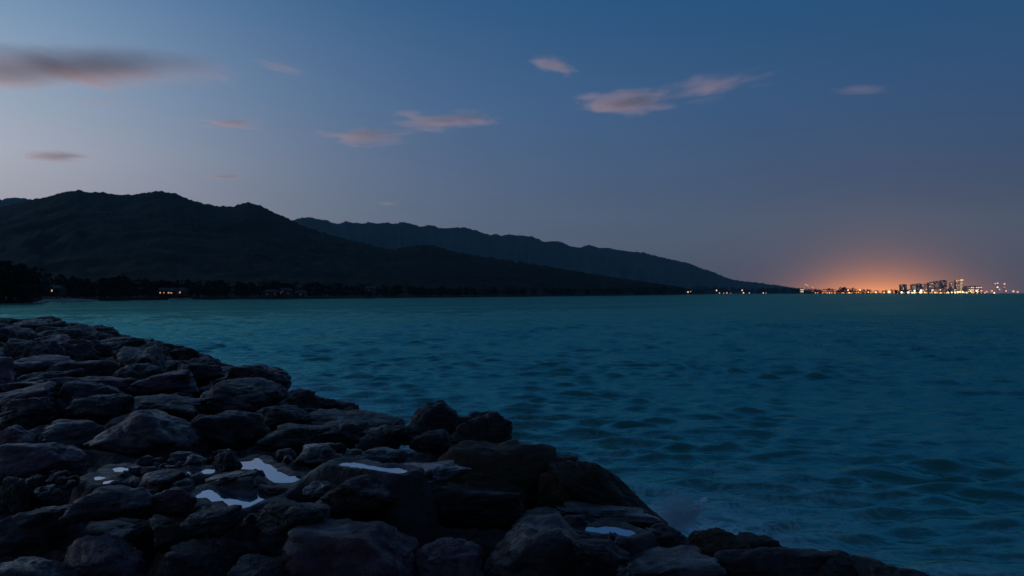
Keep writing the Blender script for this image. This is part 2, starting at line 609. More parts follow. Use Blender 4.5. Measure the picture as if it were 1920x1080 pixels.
def ridge():
    px = np.linspace(-900, 1540, 900)
    v = np.concatenate([np.linspace(0, 1, 46), np.linspace(1, 1.3, 8)[1:]])
    top = prof(RIDGE, px) + 1.9 * fbm(P3(px / 7.0, px * 0, 15.0), 4)
    r1 = prof([(-900, 6800), (500, 7200), (1100, 7700), (1540, 8300)], px)
    r0 = r1 - prof([(-900, 3200), (1100, 3000), (1540, 900)], px)
    hr = np.maximum((549 - top) / F * r1 + EYE, 1.0)
    PXg, Vg = np.meshgrid(px, v, indexing='xy')
    depth = r0 + (r1 - r0) * Vg
    x = (PXg - 960) / F * depth
    s1 = np.where(Vg < 1, Vg ** 2.0, np.clip(1 - 2.4 * (Vg - 1), 0.1, 1))
    z = hr * s1
    fl = np.abs(fbm(P3(PXg / 34.0, Vg * 1.6, 21.0), 3))
    z = z - 0.30 * hr * np.clip(fl, 0, 0.9) * np.clip(Vg * 1.5, 0, 1) * np.clip((1 - Vg) * 4, 0, 1)
    z[0] = -0.6
    z = np.maximum(z, -0.6)
    V = np.stack([x, depth, z], -1).reshape(-1, 3)
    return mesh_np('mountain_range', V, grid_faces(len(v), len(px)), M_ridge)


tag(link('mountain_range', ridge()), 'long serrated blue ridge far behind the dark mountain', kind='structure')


# low far shore that carries the city
def far_shore():
    px = np.linspace(1255, 1846, 160)
    v = np.linspace(0, 1, 8)
    r0 = prof([(1255, 3900), (1400, 4150), (1600, 4300), (1846, 4420)], px) + 25 * pn(P3(px / 20, px * 0, 2.0))
    r1 = r0 + prof([(1255, 1300), (1700, 1200), (1846, 120)], px)
    PXg, Vg = np.meshgrid(px, v, indexing='xy')
    d = r0 + (r1 - r0) * Vg
    x = (PXg - 960) / F * d
    z = 1.6 + 2.0 * Vg + 0.5 * fbm(P3(x / 60, d / 60, 1.0), 2)
    z[0] = -0.6
    z[-1] = -0.6
    z[:, 0] = -0.6
    z[:, -1] = -0.6
    return mesh_np('far_shore', np.stack([x, d, z], -1).reshape(-1, 3), grid_faces(len(v), len(px)), M_plain)


tag(link('far_shore', far_shore()), kind='structure')


# pale strips of beach in front of the dark trees
def beach(name, x0, x1, wid, label):
    px = np.linspace(x0, x1, 40)
    r0 = coast_r(px) - 3.0
    taper = np.sin(np.linspace(0.12, math.pi - 0.12, 40)) ** 0.7
    rows = []
    for k, (o, zz) in enumerate(((0, -0.25), (0.35, 0.30), (0.8, 0.75), (1.0, 1.5), (1.05, -0.4))):
        d = r0 + o * wid * taper
        z = zz * np.where(zz > 0, taper, 1) + 0.12 * pn(P3(px / 7, px * 0 + k, 1.0))
        rows.append(np.stack([(px - 960) / F * d, d, z], -1))
    me = mesh_np(name, np.array(rows).reshape(-1, 3), grid_faces(5, 40), M_sand)
    return tag(link(name, me), label, kind='structure')


beach('beach', 62, 185, 26, 'pale sand strip below the trees at the left headland')
beach('beach', 315, 362, 12, 'short sand strip under the row of lit windows')


# ------------------------------------------------------------------ trees along the shores (read as one dark mass)
def tree_variant(seed, leafs, cone):
    g = np.random.default_rng(seed)
    V, Fc = [], []
    # trunk, tapered, with three limbs
    segs = [((0, 0, -0.05), (0.01, 0.0, 0.75), 0.024, 0.007)]
    for k in range(4):
        a = g.random() * 6.28
        z0 = 0.28 + 0.12 * k
        segs.append(((0, 0, z0), (0.17 * math.cos(a), 0.17 * math.sin(a), z0 + 0.2), 0.009, 0.003))
    for p, q, r0, r1 in segs:
        b0 = len(V)
        for (c, r) in ((p, r0), (q, r1)):
            for k in range(4):
                V.append((c[0] + r * math.cos(k * 1.571), c[1] + r * math.sin(k * 1.571), c[2]))
        for k in range(4):
            Fc.append((b0 + k, b0 + (k + 1) % 4, b0 + 4 + (k + 1) % 4, b0 + 4 + k))
    clumps = []
    for k in range(12):
        z = 0.12 + 0.84 * g.random()
        rad = (0.30 * (1.05 - z) ** 0.6 if cone else 0.30 * max(0.05, math.sin(math.pi * min(1, z))) ** 0.5) * (0.4 + 0.8 * g.random())
        a = g.random() * 6.28
        clumps.append((rad * math.cos(a), rad * math.sin(a), z, 0.07 + 0.07 * g.random()))
    clumps.append((0, 0, 0.93, 0.05))
    for k in range(leafs):
        c = clumps[g.integers(len(clumps))]
        d = g.normal(size=3)
        d /= np.linalg.norm(d)
        p = np.array(c[:3]) + d * c[3] * (0.5 + 0.6 * g.random())
        u = g.normal(size=3)
        u /= np.linalg.norm(u)
        v = np.cross(u, g.normal(size=3))
        v /= np.linalg.norm(v)
        s = 0.030 + 0.036 * g.random()
        b0 = len(V)
        V += [tuple(p - u * s), tuple(p + v * s * 0.8), tuple(p + u * s), tuple(p - v * s * 0.8)]
        Fc.append((b0, b0 + 1, b0 + 2, b0 + 3))
    return np.array(V), np.array(Fc)


VAR = [tree_variant(40 + k, 190, k % 2 == 0) for k in range(6)]
M_leaf, nt, b = newmat('dark_foliage')
g = nt.nodes.new('ShaderNodeNewGeometry')
c = mixc(nt, noise(nt, g.outputs['Position'], 0.35, 3), (0.010, 0.013, 0.006), (0.020, 0.024, 0.011))
nt.links.new(c, b.inputs['Base Color'])
b.inputs['Roughness'].default_value = 0.8
b.inputs['Specular IOR Level'].default_value = 0.15


def forest(name, spots, label):
    Vs, Fs, off = [], [], 0
    for k, (x, y, z, hgt, wd) in enumerate(spots):
        V, Fc = VAR[k % len(VAR)]
        a = random.random() * 6.28
        c, s = math.cos(a), math.sin(a)
        Q = np.stack([(V[:, 0] * c - V[:, 1] * s) * hgt * wd + x, (V[:, 0] * s + V[:, 1] * c) * hgt * wd + y, V[:, 2] * hgt + z], -1)
        Vs.append(Q)
        Fs.append(Fc + off)
        off += len(V)
    me = mesh_np(name, np.concatenate(Vs), np.concatenate(Fs), M_leaf, smooth=False)
    return tag(link(name, me), label, 'trees', kind='stuff')


TOPY = [(-200, 486), (0, 489), (25, 487), (50, 498), (80, 509), (115, 514), (160, 522), (200, 520), (235, 518), (280, 524), (420, 526), (600, 530), (760, 535), (900, 538), (1100, 540), (1200, 537.5), (1262, 536), (1300, 540), (1330, 545)]
spots = []
for k in range(640):
    px = -150 + 1470 * rng.random() ** 1.0
    rc = float(coast_r(px))
    d = rc * (1.015 + 0.22 * rng.random() ** 1.6) + 6
    x = (px - 960) / F * d
    topz = EYE + (549 - float(prof(TOPY, px))) / F * d
    z0 = 0.8 + 0.01 * (d - rc)
    hh = max(5.0, (topz - z0) * (0.62 + 0.42 * rng.random()))
    spots.append((x, d, z0, hh, 0.9 + 0.7 * rng.random()))
forest('coastal_forest', spots, 'dark belt of shore trees along the foot of the mountain')
TOP2 = [(1255, 538), (1330, 538), (1400, 540), (1450, 540.5), (1480, 539), (1505, 541), (1530, 542), (1570, 540), (1590, 539), (1610, 541.5), (1640, 543.5), (1700, 542.5), (1760, 543), (1775, 540.5), (1800, 545), (1846, 547)]
spots = []
for k in range(330):
    px = 1256 + 590 * rng.random() ** 1.25
    d = float(prof([(1255, 3950), (1400, 4200), (1600, 4350), (1846, 4440)], px)) + 60 + 260 * rng.random()
    x = (px - 960) / F * d
    topz = EYE + (549 - float(prof(TOP2, px))) / F * d
    spots.append((x, d, 1.6, max(7.0, (topz - 1.6) * (0.6 + 0.5 * rng.random())), 1.1 + 0.9 * rng.random()))
forest('shore_trees', spots, 'low dark tree line on the far shore left of the lit towers')


# ------------------------------------------------------------------ houses in the dark shore belt
def house(px, py, d, wd, label, wins, roofcol=M_roof, wallcol=M_wall, hgt=3.2):
    c = at(px, py, d)
    base = max(0.6, c.z - 1.9)
    o = empty('house', (c.x, d, base))
    dp = 7.0
    link('wall', boxes('wall', [((0, dp / 2, hgt / 2 - 0.4), (wd, dp, hgt + 0.8))], wallcol), parent=o)
    e = 0.7
    V = [(-wd / 2 - e, -e, hgt - 0.1), (wd / 2 + e, -e, hgt - 0.1), (wd / 2 + e, dp + e, hgt - 0.1), (-wd / 2 - e, dp + e, hgt - 0.1), (-wd / 2 + 1, dp / 2, hgt + 1.9), (wd / 2 - 1, dp / 2, hgt + 1.9)]
    me = bpy.data.meshes.new('roof')
    me.from_pydata(V, [], [(0, 1, 5, 4), (2, 3, 4, 5), (1, 2, 5), (3, 0, 4), (3, 2, 1, 0)])
    me.materials.append(roofcol)
    link('roof', me, parent=o)
    for (wx, wz, ww, wh, mt) in wins:
        wo_ = link('window', boxes('window', [((0, 0, 0), (ww, 0.06, wh))], mt), (wx, -0.05, wz), o)
        link('frame', boxes('frame', [((-ww / 2 - 0.06, -0.01, 0), (0.1, 0.1, wh + 0.2)), ((ww / 2 + 0.06, -0.01, 0), (0.1, 0.1, wh + 0.2)), ((0, -0.01, wh / 2 + 0.05), (ww, 0.1, 0.1)), ((0, -0.01, -wh / 2 - 0.05), (ww, 0.1, 0.1))], M_roof), parent=wo_)
    tag(o, label, 'house')
    return o


house(97, 545, 440, 8.0, 'small dark house with one lit window in the left shore trees', [(0, 1.9, 0.8, 0.9, M_win2)])
house(311, 548.5, 523, 14.0, 'long low house with four lit windows in a row by the shore', [(-3.7, 1.75, 0.9, 0.9, M_winh), (-1.3, 1.75, 0.6, 0.8, M_winh), (1.8, 1.75, 1.1, 0.9, M_winh), (3.6, 1.65, 1.1, 0.7, M_winh)])
house(338, 548, 526, 4.6, 'small hut with one bright window right of the long lit house', [(-0.2, 1.8, 0.9, 1.1, M_winh)])
house(506, 551, 566, 9.0, 'dim house near the shore left of its lit neighbour', [(-2.0, 1.7, 0.4, 0.6, M_wind), (3.6, 2.0, 0.6, 0.4, M_wind)])
house(533, 548, 572, 8.0, 'house with a faint lit gable and corner window on the shore', [(-1.4, 2.3, 1.3, 0.25, M_wind), (-2.6, 1.4, 0.4, 0.9, M_wind), (2.8, 1.2, 0.4, 0.5, M_wind)])
house(562, 552, 580, 7.0, 'dark bungalow with one dim window right of the gabled house', [(0.6, 1.9, 0.5, 0.8, M_wind)])
house(692, 543, 655, 8.0, 'pale roofed house low among trees under the hill', [(0, 1.7, 0.9, 0.3, M_wind)], roofcol=M_wall)
house(1293, 547.5, 1600, 12.0, 'house with two lit windows at the tip of the dark point', [(-3.2, 1.8, 2.2, 2.2, M_win2), (2.0, 2.8, 1.8, 1.8, M_win)])


# ------------------------------------------------------------------ the lit city on the far shore
CD = 4560.0
KPX = CD / F


def building(x0, x1, ytop, label, ncol, nrow, lit, seed, mat=M_conc, d=CD, bright=0.25, edge=None, crown=None):
    g = random.Random(seed)
    k = d / F
    wd = (x1 - x0) * k
    base = 2.2
    ht = (549 - ytop) * k + EYE - base
    cx = ((x0 + x1) / 2 - 960) * k
    o = empty('tower_block', (cx, d, base))
    dp = wd * 0.8
    link('body', boxes('body', [((0, dp / 2, ht / 2 - 1), (wd, dp, ht + 2))], mat), parent=o)
    link('roof', boxes('roof', [((0, dp / 2, ht + 0.6), (wd * 0.96, dp * 0.96, 1.2)), ((wd * 0.12, dp / 2, ht + 2.2), (wd * 0.35, dp * 0.4, 2.4))], M_conc2), parent=o)
    cw = wd / ncol
    rh = (ht - 4) / nrow
    for j in range(nrow):
        lk = link('floor_slab', boxes('floor_slab', [((0, -0.35, 0), (wd * 1.01, 0.9, 0.7))], M_conc2), (0, 0, 3.4 + rh * (j + 1)), o)
    me = {mt: boxes('window', [((0, 0, 0), (cw * 0.62, 0.3, rh * 0.5))], mt) for mt in (M_win, M_win2, M_win3)}
    dark = boxes('window', [((0, 0, 0), (cw * 0.62, 0.3, rh * 0.5))], M_glass)
    for j in range(nrow):
        for i in range(ncol):
            u = g.random()
            if edge is not None and i in edge:
                mt = M_win2
            elif u < min(0.96, lit + 0.28):
                mt = M_win2 if u < lit * bright else (M_win if u < lit * 0.6 else M_win3)
            else:
                mt = None
            link('window', me[mt] if mt else dark, ((i + 0.5) * cw - wd / 2, -0.12, 3.4 + rh * (j + 0.5)), o)
    if crown:
        link('crown_light', boxes('crown_light', [((0, -0.6, 0), (wd * 0.98, 1.2, 2.6))], crown), (0, 0, ht + 0.3), o)
    return tag(o, label, 'building', 'towers of the far city')


building(1690, 1700.5, 533.8, 'dark squat tower block, leftmost of the city skyline', 4, 6, 0.05, 1, M_conc2)
building(1709.5, 1717, 533.6, 'slim tower with pale windows, second from the skyline left end', 3, 6, 0.75, 2)
building(1719.5, 1728.3, 532.3, 'grey block with few lights right of the slim pale tower', 4, 6, 0.22, 3, d=CD + 40)
building(1729.3, 1740.6, 533.2, 'broad mid-height block dotted with warm windows beside the grey block', 5, 6, 0.6, 4, d=CD + 20)
building(1742, 1752, 530.0, 'dark tower with scattered amber windows, left of the stepped tower', 4, 7, 0.4, 5, M_conc2)
building(1752.6, 1761, 527.7, 'tall tower with one bright top light left of the dark slab', 3, 8, 0.45, 6, d=CD + 40)
building(1765.5, 1775.6, 526.0, 'tall dark grey slab with hardly a lit window', 4, 8, 0.10, 7, M_conc2, d=CD + 60)
building(1782, 1787.6, 530.3, 'narrow warm lit tower between dark slab and twin lit towers', 2, 7, 0.8, 8)
building(1792.2, 1799.6, 525.8, 'left one of the tallest twin towers, amber windows', 3, 9, 0.75, 9, crown=M_lampo)
building(1800.4, 1806.2, 524.8, 'brightest amber tower, right one of the tallest pair', 2, 9, 0.95, 10, d=CD + 30, bright=0.6, edge=(0,), crown=M_lampw)
building(1813.5, 1842, 537.0, 'long low waterfront block with rows of lit floors', 9, 3, 0.75, 11, d=CD - 20, bright=0.5)
building(1703, 1709, 543.0, 'tiny lit building at the foot of the dark squat tower', 3, 2, 0.9, 13, d=CD - 60, bright=0.7)
building(1746, 1757, 542.0, 'low lit building in front of the dark amber-dotted tower', 4, 2, 0.8, 14, d=CD - 80, bright=0.4)
building(1786, 1797, 541.5, 'low lit podium in front of the twin towers', 4, 2, 0.9, 15, d=CD - 80, bright=0.5)
building(1500.5, 1507, 541.0, 'lone lit building standing left of the orange glow', 2, 2, 0.9, 16, d=CD - 200, bright=0.7)
building(1724, 1733, 543.0, 'low white lit building right of the tiny lit building', 3, 2, 0.9, 17, d=CD - 70, bright=0.9)


def mast(px, ytop, label, lamps, mat_l=M_lampr, d=CD, wd=5.0):
    """slender braced tower with lamps at the given heights (pixels)"""
    k = d / F
    ht = (549 - ytop) * k + EYE
    o = empty('light_mast', ((px - 960) * k, d, -0.5))
    for sx in (-1, 1):
        for sy in (0, 1):
            link('leg', boxes('leg', [((0, 0, ht / 2), (0.5, 0.5, ht))], M_metal), (sx * wd / 2, sy * wd, 0), o)
    n = max(2, int(ht / 9))
    br = []
    for j in range(1, n + 1):
        br.append(((0, 0, ht * j / n - 0.3), (wd, 0.4, 0.5)))
        br.append(((0, wd, ht * j / n - 0.3), (wd, 0.4, 0.5)))
    link('brace', boxes('brace', br, M_metal), parent=o)
    link('base', boxes('base', [((0, wd / 2, 0.4), (wd * 2, wd * 2, 1.6))], M_conc2), parent=o)
    for (lx, ly, sz, mt) in lamps:
        z = (549 - ly) * k + EYE + 0.5
        ico_l(sz, mt, ((lx - px) * k, -0.4, z), o)
        if abs(lx - px) * k > wd / 2:
            link('arm', boxes('arm', [((0, 0, 0), (abs(lx - px) * k, 0.4, 0.5))], M_metal), ((lx - px) * k / 2, 0.4, z), o)
    return tag(o, label, 'mast')


_ico = {}


def ico_l(r, mt, loc, parent, name='lamp'):
    key = (round(r, 2), mt.name)
    if key not in _ico:
        bm = bmesh.new()
        bmesh.ops.create_icosphere(bm, subdivisions=2, radius=r)
        me = bpy.data.meshes.new(name)
        bm.to_mesh(me)
        bm.free()
        me.materials.append(mt)
        _ico[key] = me
    return link(name, _ico[key], loc, parent)


mast(1870.5, 530.5, 'left one of two lamp-studded masts offshore at the skyline right end', [(1866, 531.8, 3.4, M_lampr), (1870.5, 531.2, 4.2, M_lampr), (1870.3, 538.6, 4.4, M_lampw), (1874, 542.7, 3.6, M_lampo), (1860, 545.6, 4.6, M_lampo), (1864.3, 549.2, 4.0, M_lampb)])
mast(1883.2, 531.5, 'right one of two lamp-studded masts offshore at the skyline right end', [(1883.3, 532.4, 5.0, M_lampr), (1883.2, 538.5, 2.8, M_lampo), (1886, 545.4, 4.4, M_lampr)])
mast(1512, 533.0, 'thin mast with faint lamps above the lone lit building', [(1511, 534, 3.4, M_lampo), (1514.5, 535.5, 2.6, M_lampo)], d=CD - 100, wd=3.0)


def lamp(px, py, r, mt, label, group, d=4330.0):
    k = d / F
    z = (549 - py) * k + EYE
    o = empty('shore_lamp', ((px - 960) * k, d, 0.0))
    z = max(z, r + 1.2)
    V, Fc = [], []
    for (zz, rad) in ((-0.5, 0.5), (z - r * 0.7, 0.3)):
        for q in range(6):
            V.append((rad * math.cos(q * 1.047), rad * math.sin(q * 1.047), zz))
    Fc = [(q, (q + 1) % 6, 6 + (q + 1) % 6, 6 + q) for q in range(6)]
    link('pole', mesh_np('pole', V, Fc, M_metal, False), parent=o)
    ico_l(r, mt, (0, -0.3, z), o)
    return tag(o, label, 'lamp', group)


G1 = 'lamps along the dark far shore'
for px, py, r, mt in ((1343.5, 544.5, 3.6, M_lampw), (1349, 550.4, 3.2, M_lampo), (1357, 550, 2.4, M_lampo), (1363, 550, 3.4, M_lampo), (1370, 549.8, 2.0, M_lampr), (1391.5, 544.5, 3.4, M_lampw), (1394, 549.3, 3.6, M_lampw), (1405, 550, 3.2, M_lampo), (1431, 550, 3.0, M_lampw), (1436, 549.8, 2.4, M_lampo)):
    lamp(px, py, r * 0.8, mt, 'small warm lamp on the dark shore below the sloping ridge end', G1, 3990 if px < 1375 else 4140)
G2 = 'lamps below the orange glow'
for px, py, r, mt in ((1529, 549.8, 3.0, M_lampo), (1533, 549.6, 2.2, M_lampo), (1551, 549.8, 2.6, M_lampo), (1555, 549.6, 2.8, M_lampw), (1560, 549.8, 2.0, M_lampo), (1565, 549.7, 2.6, M_lampo), (1582, 549.8, 2.6, M_lampo), (1590, 544, 3.6, M_lampw), (1592, 549, 3.6, M_lampw), (1597, 549.9, 2.2, M_lampo), (1613, 543.8, 3.8, M_lampw), (1628, 547.8, 3.4, M_lampw), (1642, 548, 4.4, M_lampw), (1657.5, 548.6, 3.0, M_lampw), (1676, 549.4, 2.4, M_lampo), (1524, 538.5, 2.4, M_lampo)):
    lamp(px, py, r, mt, 'warm lamp on the shore left of the towers, under the orange glow', G2, 4280)
lamp(1667, 547.3, 6.2, M_lampb, 'large bright lamp on the shore just left of the skyline', 'lamps below the orange glow', 4300)
G3 = 'waterfront lamps of the city'
for px, py, r, mt in ((1690.5, 548.2, 5.6, M_lampb), (1703, 548.8, 5.4, M_lampb), (1710, 549, 4.2, M_lampw), (1714.8, 545, 4.6, M_lampb), (1714.8, 548.5, 4.4, M_lampb), (1726, 548.9, 6.2, M_lampb), (1727.5, 544, 4.2, M_lampb), (1733.5, 548.2, 3.8, M_lampw), (1738, 549.2, 3.0, M_lampo), (1744, 549.3, 2.6, M_lampo), (1748, 544, 3.6, M_lampw), (1753.3, 549, 4.2, M_lampw), (1758, 549.3, 2.8, M_lampo), (1763, 543.6, 3.4, M_lampw), (1765, 549.2, 3.2, M_lampo), (1771, 549.3, 2.8, M_lampo), (1777.7, 548.5, 4.0, M_lampb), (1784.5, 548.2, 4.0, M_lampb), (1791, 549, 4.6, M_lampb), (1796, 547.4, 4.8, M_lampw), (1800, 547.4, 4.8, M_lampw), (1805.2, 547.6, 4.6, M_lampb), (1812, 548.5, 4.2, M_lampw), (1816, 546.5, 3.6, M_lampo), (1820, 545.8, 4.2, M_lampw), (1824.5, 545.6, 4.0, M_lampo), (1831, 545.2, 5.0, M_lampb), (1840, 545, 4.8, M_lampr), (1850, 546.8, 3.6, M_lampr)):
    lamp(px, py, r, mt, 'bright lamp on the waterfront at the foot of the towers', G3, 4440)
for k in range(26):
    px = 1692 + 156 * (k + 0.2 + 0.6 * random.random()) / 26
    lamp(px, 548.4 + 0.9 * random.random(), 2.2 + 1.2 * random.random(), (M_lampo, M_lampw)[k % 2], 'bright lamp on the waterfront at the foot of the towers', G3, 4425)
for k in range(16):
    px = 1536 + 150 * (k + 0.2 + 0.6 * random.random()) / 16
    lamp(px, 549.2 + 0.6 * random.random(), 1.6 + 0.9 * random.random(), M_lampo, 'warm lamp on the shore left of the towers, under the orange glow', G2, 4270)
lamp(1900, 546.2, 5.4, M_lampr, 'reddish lamp standing offshore, second from the right picture edge', None, 4440)
lamp(1908, 547.4, 4.4, M_lampr, 'small reddish lamp offshore nearest the right picture edge', None, 4440)

# ------------------------------------------------------------------ breakwater
_icos = {}


def icodirs(sub):
    if sub not in _icos:
        bm = bmesh.new()
        bmesh.ops.create_icosphere(bm, subdivisions=sub, radius=1)
        V = np.array([v.co[:] for v in bm.verts])
        Fc = np.array([[v.index for v in f.verts] for f in bm.faces])
        bm.free()
        V /= np.linalg.norm(V, axis=1)[:, None]
        _icos[sub] = (V, Fc)
    return _icos[sub]


def rock_mesh(seed, sub, mat, sharp=1.0, name='boulder', skew=0.0, rugged=1.0):
    """angular, worn block: soft intersection of random half-spaces, split and pitted"""
    D, Fc = icodirs(sub)
    g = np.random.default_rng(seed)
    k = 13
    n = g.normal(size=(k, 3))
    n /= np.linalg.norm(n, axis=1)[:, None]
    n = np.concatenate([n, [[0, 0, 1], [0, 0, -1], [1, 0.1, 0.1], [-1, 0, 0.2], [0, -1, 0.25], [0, 1, 0.1]]])
    n /= np.linalg.norm(n, axis=1)[:, None]
    h = 0.66 + 0.44 * g.random(len(n))
    h[k:] = 0.9 + 0.15 * g.random(6)
    dn = D @ n.T
    q = np.where(dn > 0.12, h[None] / np.maximum(dn, 0.12), 9.0)
    K = 16.0 * sharp
    r = -np.log(np.exp(-K * q).sum(1)) / K
    o = g.random(3) * 50
    P = D * r[:, None]
    r = r * (1 + (0.08 + 0.10 * rugged) * fbm(P * 1.2 + o, 3))
    rid = 1 - np.abs(fbm(P * 1.9 + o + 9, 3)) * 2.2
    r = r - 0.14 * rugged * np.clip(rid - 0.45, 0, 1)                 # creases
    lay = np.sin((P @ (n[0] * 0.4 + np.array([0, 0.1, 0.9]))) * (7 + 5 * g.random()) + 2.2 * fbm(P * 2 + o, 2))
    r = r + 0.004 * lay
    r = r + 0.030 * (0.4 + 0.6 * rugged) * fbm(P * 5.5 + o, 4 if sub > 4 else 3, 0.6)
    V = D * r[:, None]
    V[:, 0] += skew * V[:, 2]
    lo, hi = V.min(0), V.max(0)
    V = (V - (lo + hi) / 2) / ((hi - lo) / 2)
    return mesh_np(name, V, Fc, mat)


def place_px(x0, y0, x1, y1, emb=0.35, zoff=0.0, dep=0.85):
    """boulder whose outline fills a photograph box: returns centre and half sizes"""
    cx, cy = (x0 + x1) / 2, (y0 + y1) / 2
    rv = ray(cx, cy)
    Y = 8.0
    for it in range(30):
        a = (x1 - x0) / 2 / F * Y
        hp = (y1 - y0) / 2 / F * Y
        th = math.atan(-rv.z)
        b_ = min(a * dep, 0.72 * hp / math.sin(th))
        c2 = hp ** 2 - (b_ * math.sin(th)) ** 2
        c = math.sqrt(c2) / math.cos(th) if c2 > (0.35 * hp) ** 2 else 0.35 * hp
        X = rv.x * Y
        zc = CREST + zoff + c * (1 - 2 * emb)
        Yn = (zc - EYE) / rv.z
        Yn = min(max(Yn, 3.0), 110)
        Y = 0.5 * Y + 0.5 * Yn
    return Vector((rv.x * Y, Y, EYE + rv.z * Y)), (a, b_, c)


# skyline of the rocks against the water; boulders settle until they stay below it
RIM = [(-200, 592), (0, 596), (14, 595), (40, 598), (60, 597), (90, 592), (115, 597), (126, 605), (150, 604), (170, 611), (190, 608), (215, 616), (228, 627), (250, 629), (258, 636), (272, 630), (295, 637), (322, 646), (345, 648), (366, 652), (372, 661), (400, 667), (412, 677), (430, 684), (470, 681), (500, 683), (530, 690), (560, 714), (600, 744), (640, 750), (680, 760), (700, 768), (740, 782), (757, 783), (778, 762), (800, 746), (815, 744), (840, 756), (853, 763), (880, 756), (915, 762), (945, 780), (962, 794), (985, 815), (1004, 834), (1030, 830), (1050, 840), (1072, 855), (1110, 861), (1140, 874), (1180, 904), (1210, 936), (1240, 972), (1275, 980), (1290, 984), (1330, 982), (1362, 995), (1400, 988), (1440, 994), (1466, 1022), (1530, 1026), (1600, 1034), (1660, 1048), (1700, 1064), (1760, 1082), (1900, 1140)]
RIMX = np.array(RIM, float)


def settle(o, tol=1.5):
    me = o.data
    V = np.empty(len(me.vertices) * 3, dtype=np.float32)
    me.vertices.foreach_get('co', V)
    V = V.reshape(-1, 3)[::2] * np.array(o.scale)
    Rm = np.array(o.rotation_euler.to_matrix())
    V = V @ Rm.T + np.array(o.location)
    c, q = math.cos(PITCH), math.sin(PITCH)
    drop = 0.0
    for _ in range(3):
        dz = V[:, 2] - drop - EYE
        yy = V[:, 1] * c + dz * q
        zz = -V[:, 1] * q + dz * c
        px = 960 + V[:, 0] / yy * F
        py = 540 - zz / yy * F
        ex = np.interp(px, RIMX[:, 0], RIMX[:, 1]) - tol - py
        k = int(np.argmax(ex))
        if ex[k] <= 0:
            break
        drop += float(ex[k] / F * yy[k]) + 0.003
    o.location.z -= drop
    return drop


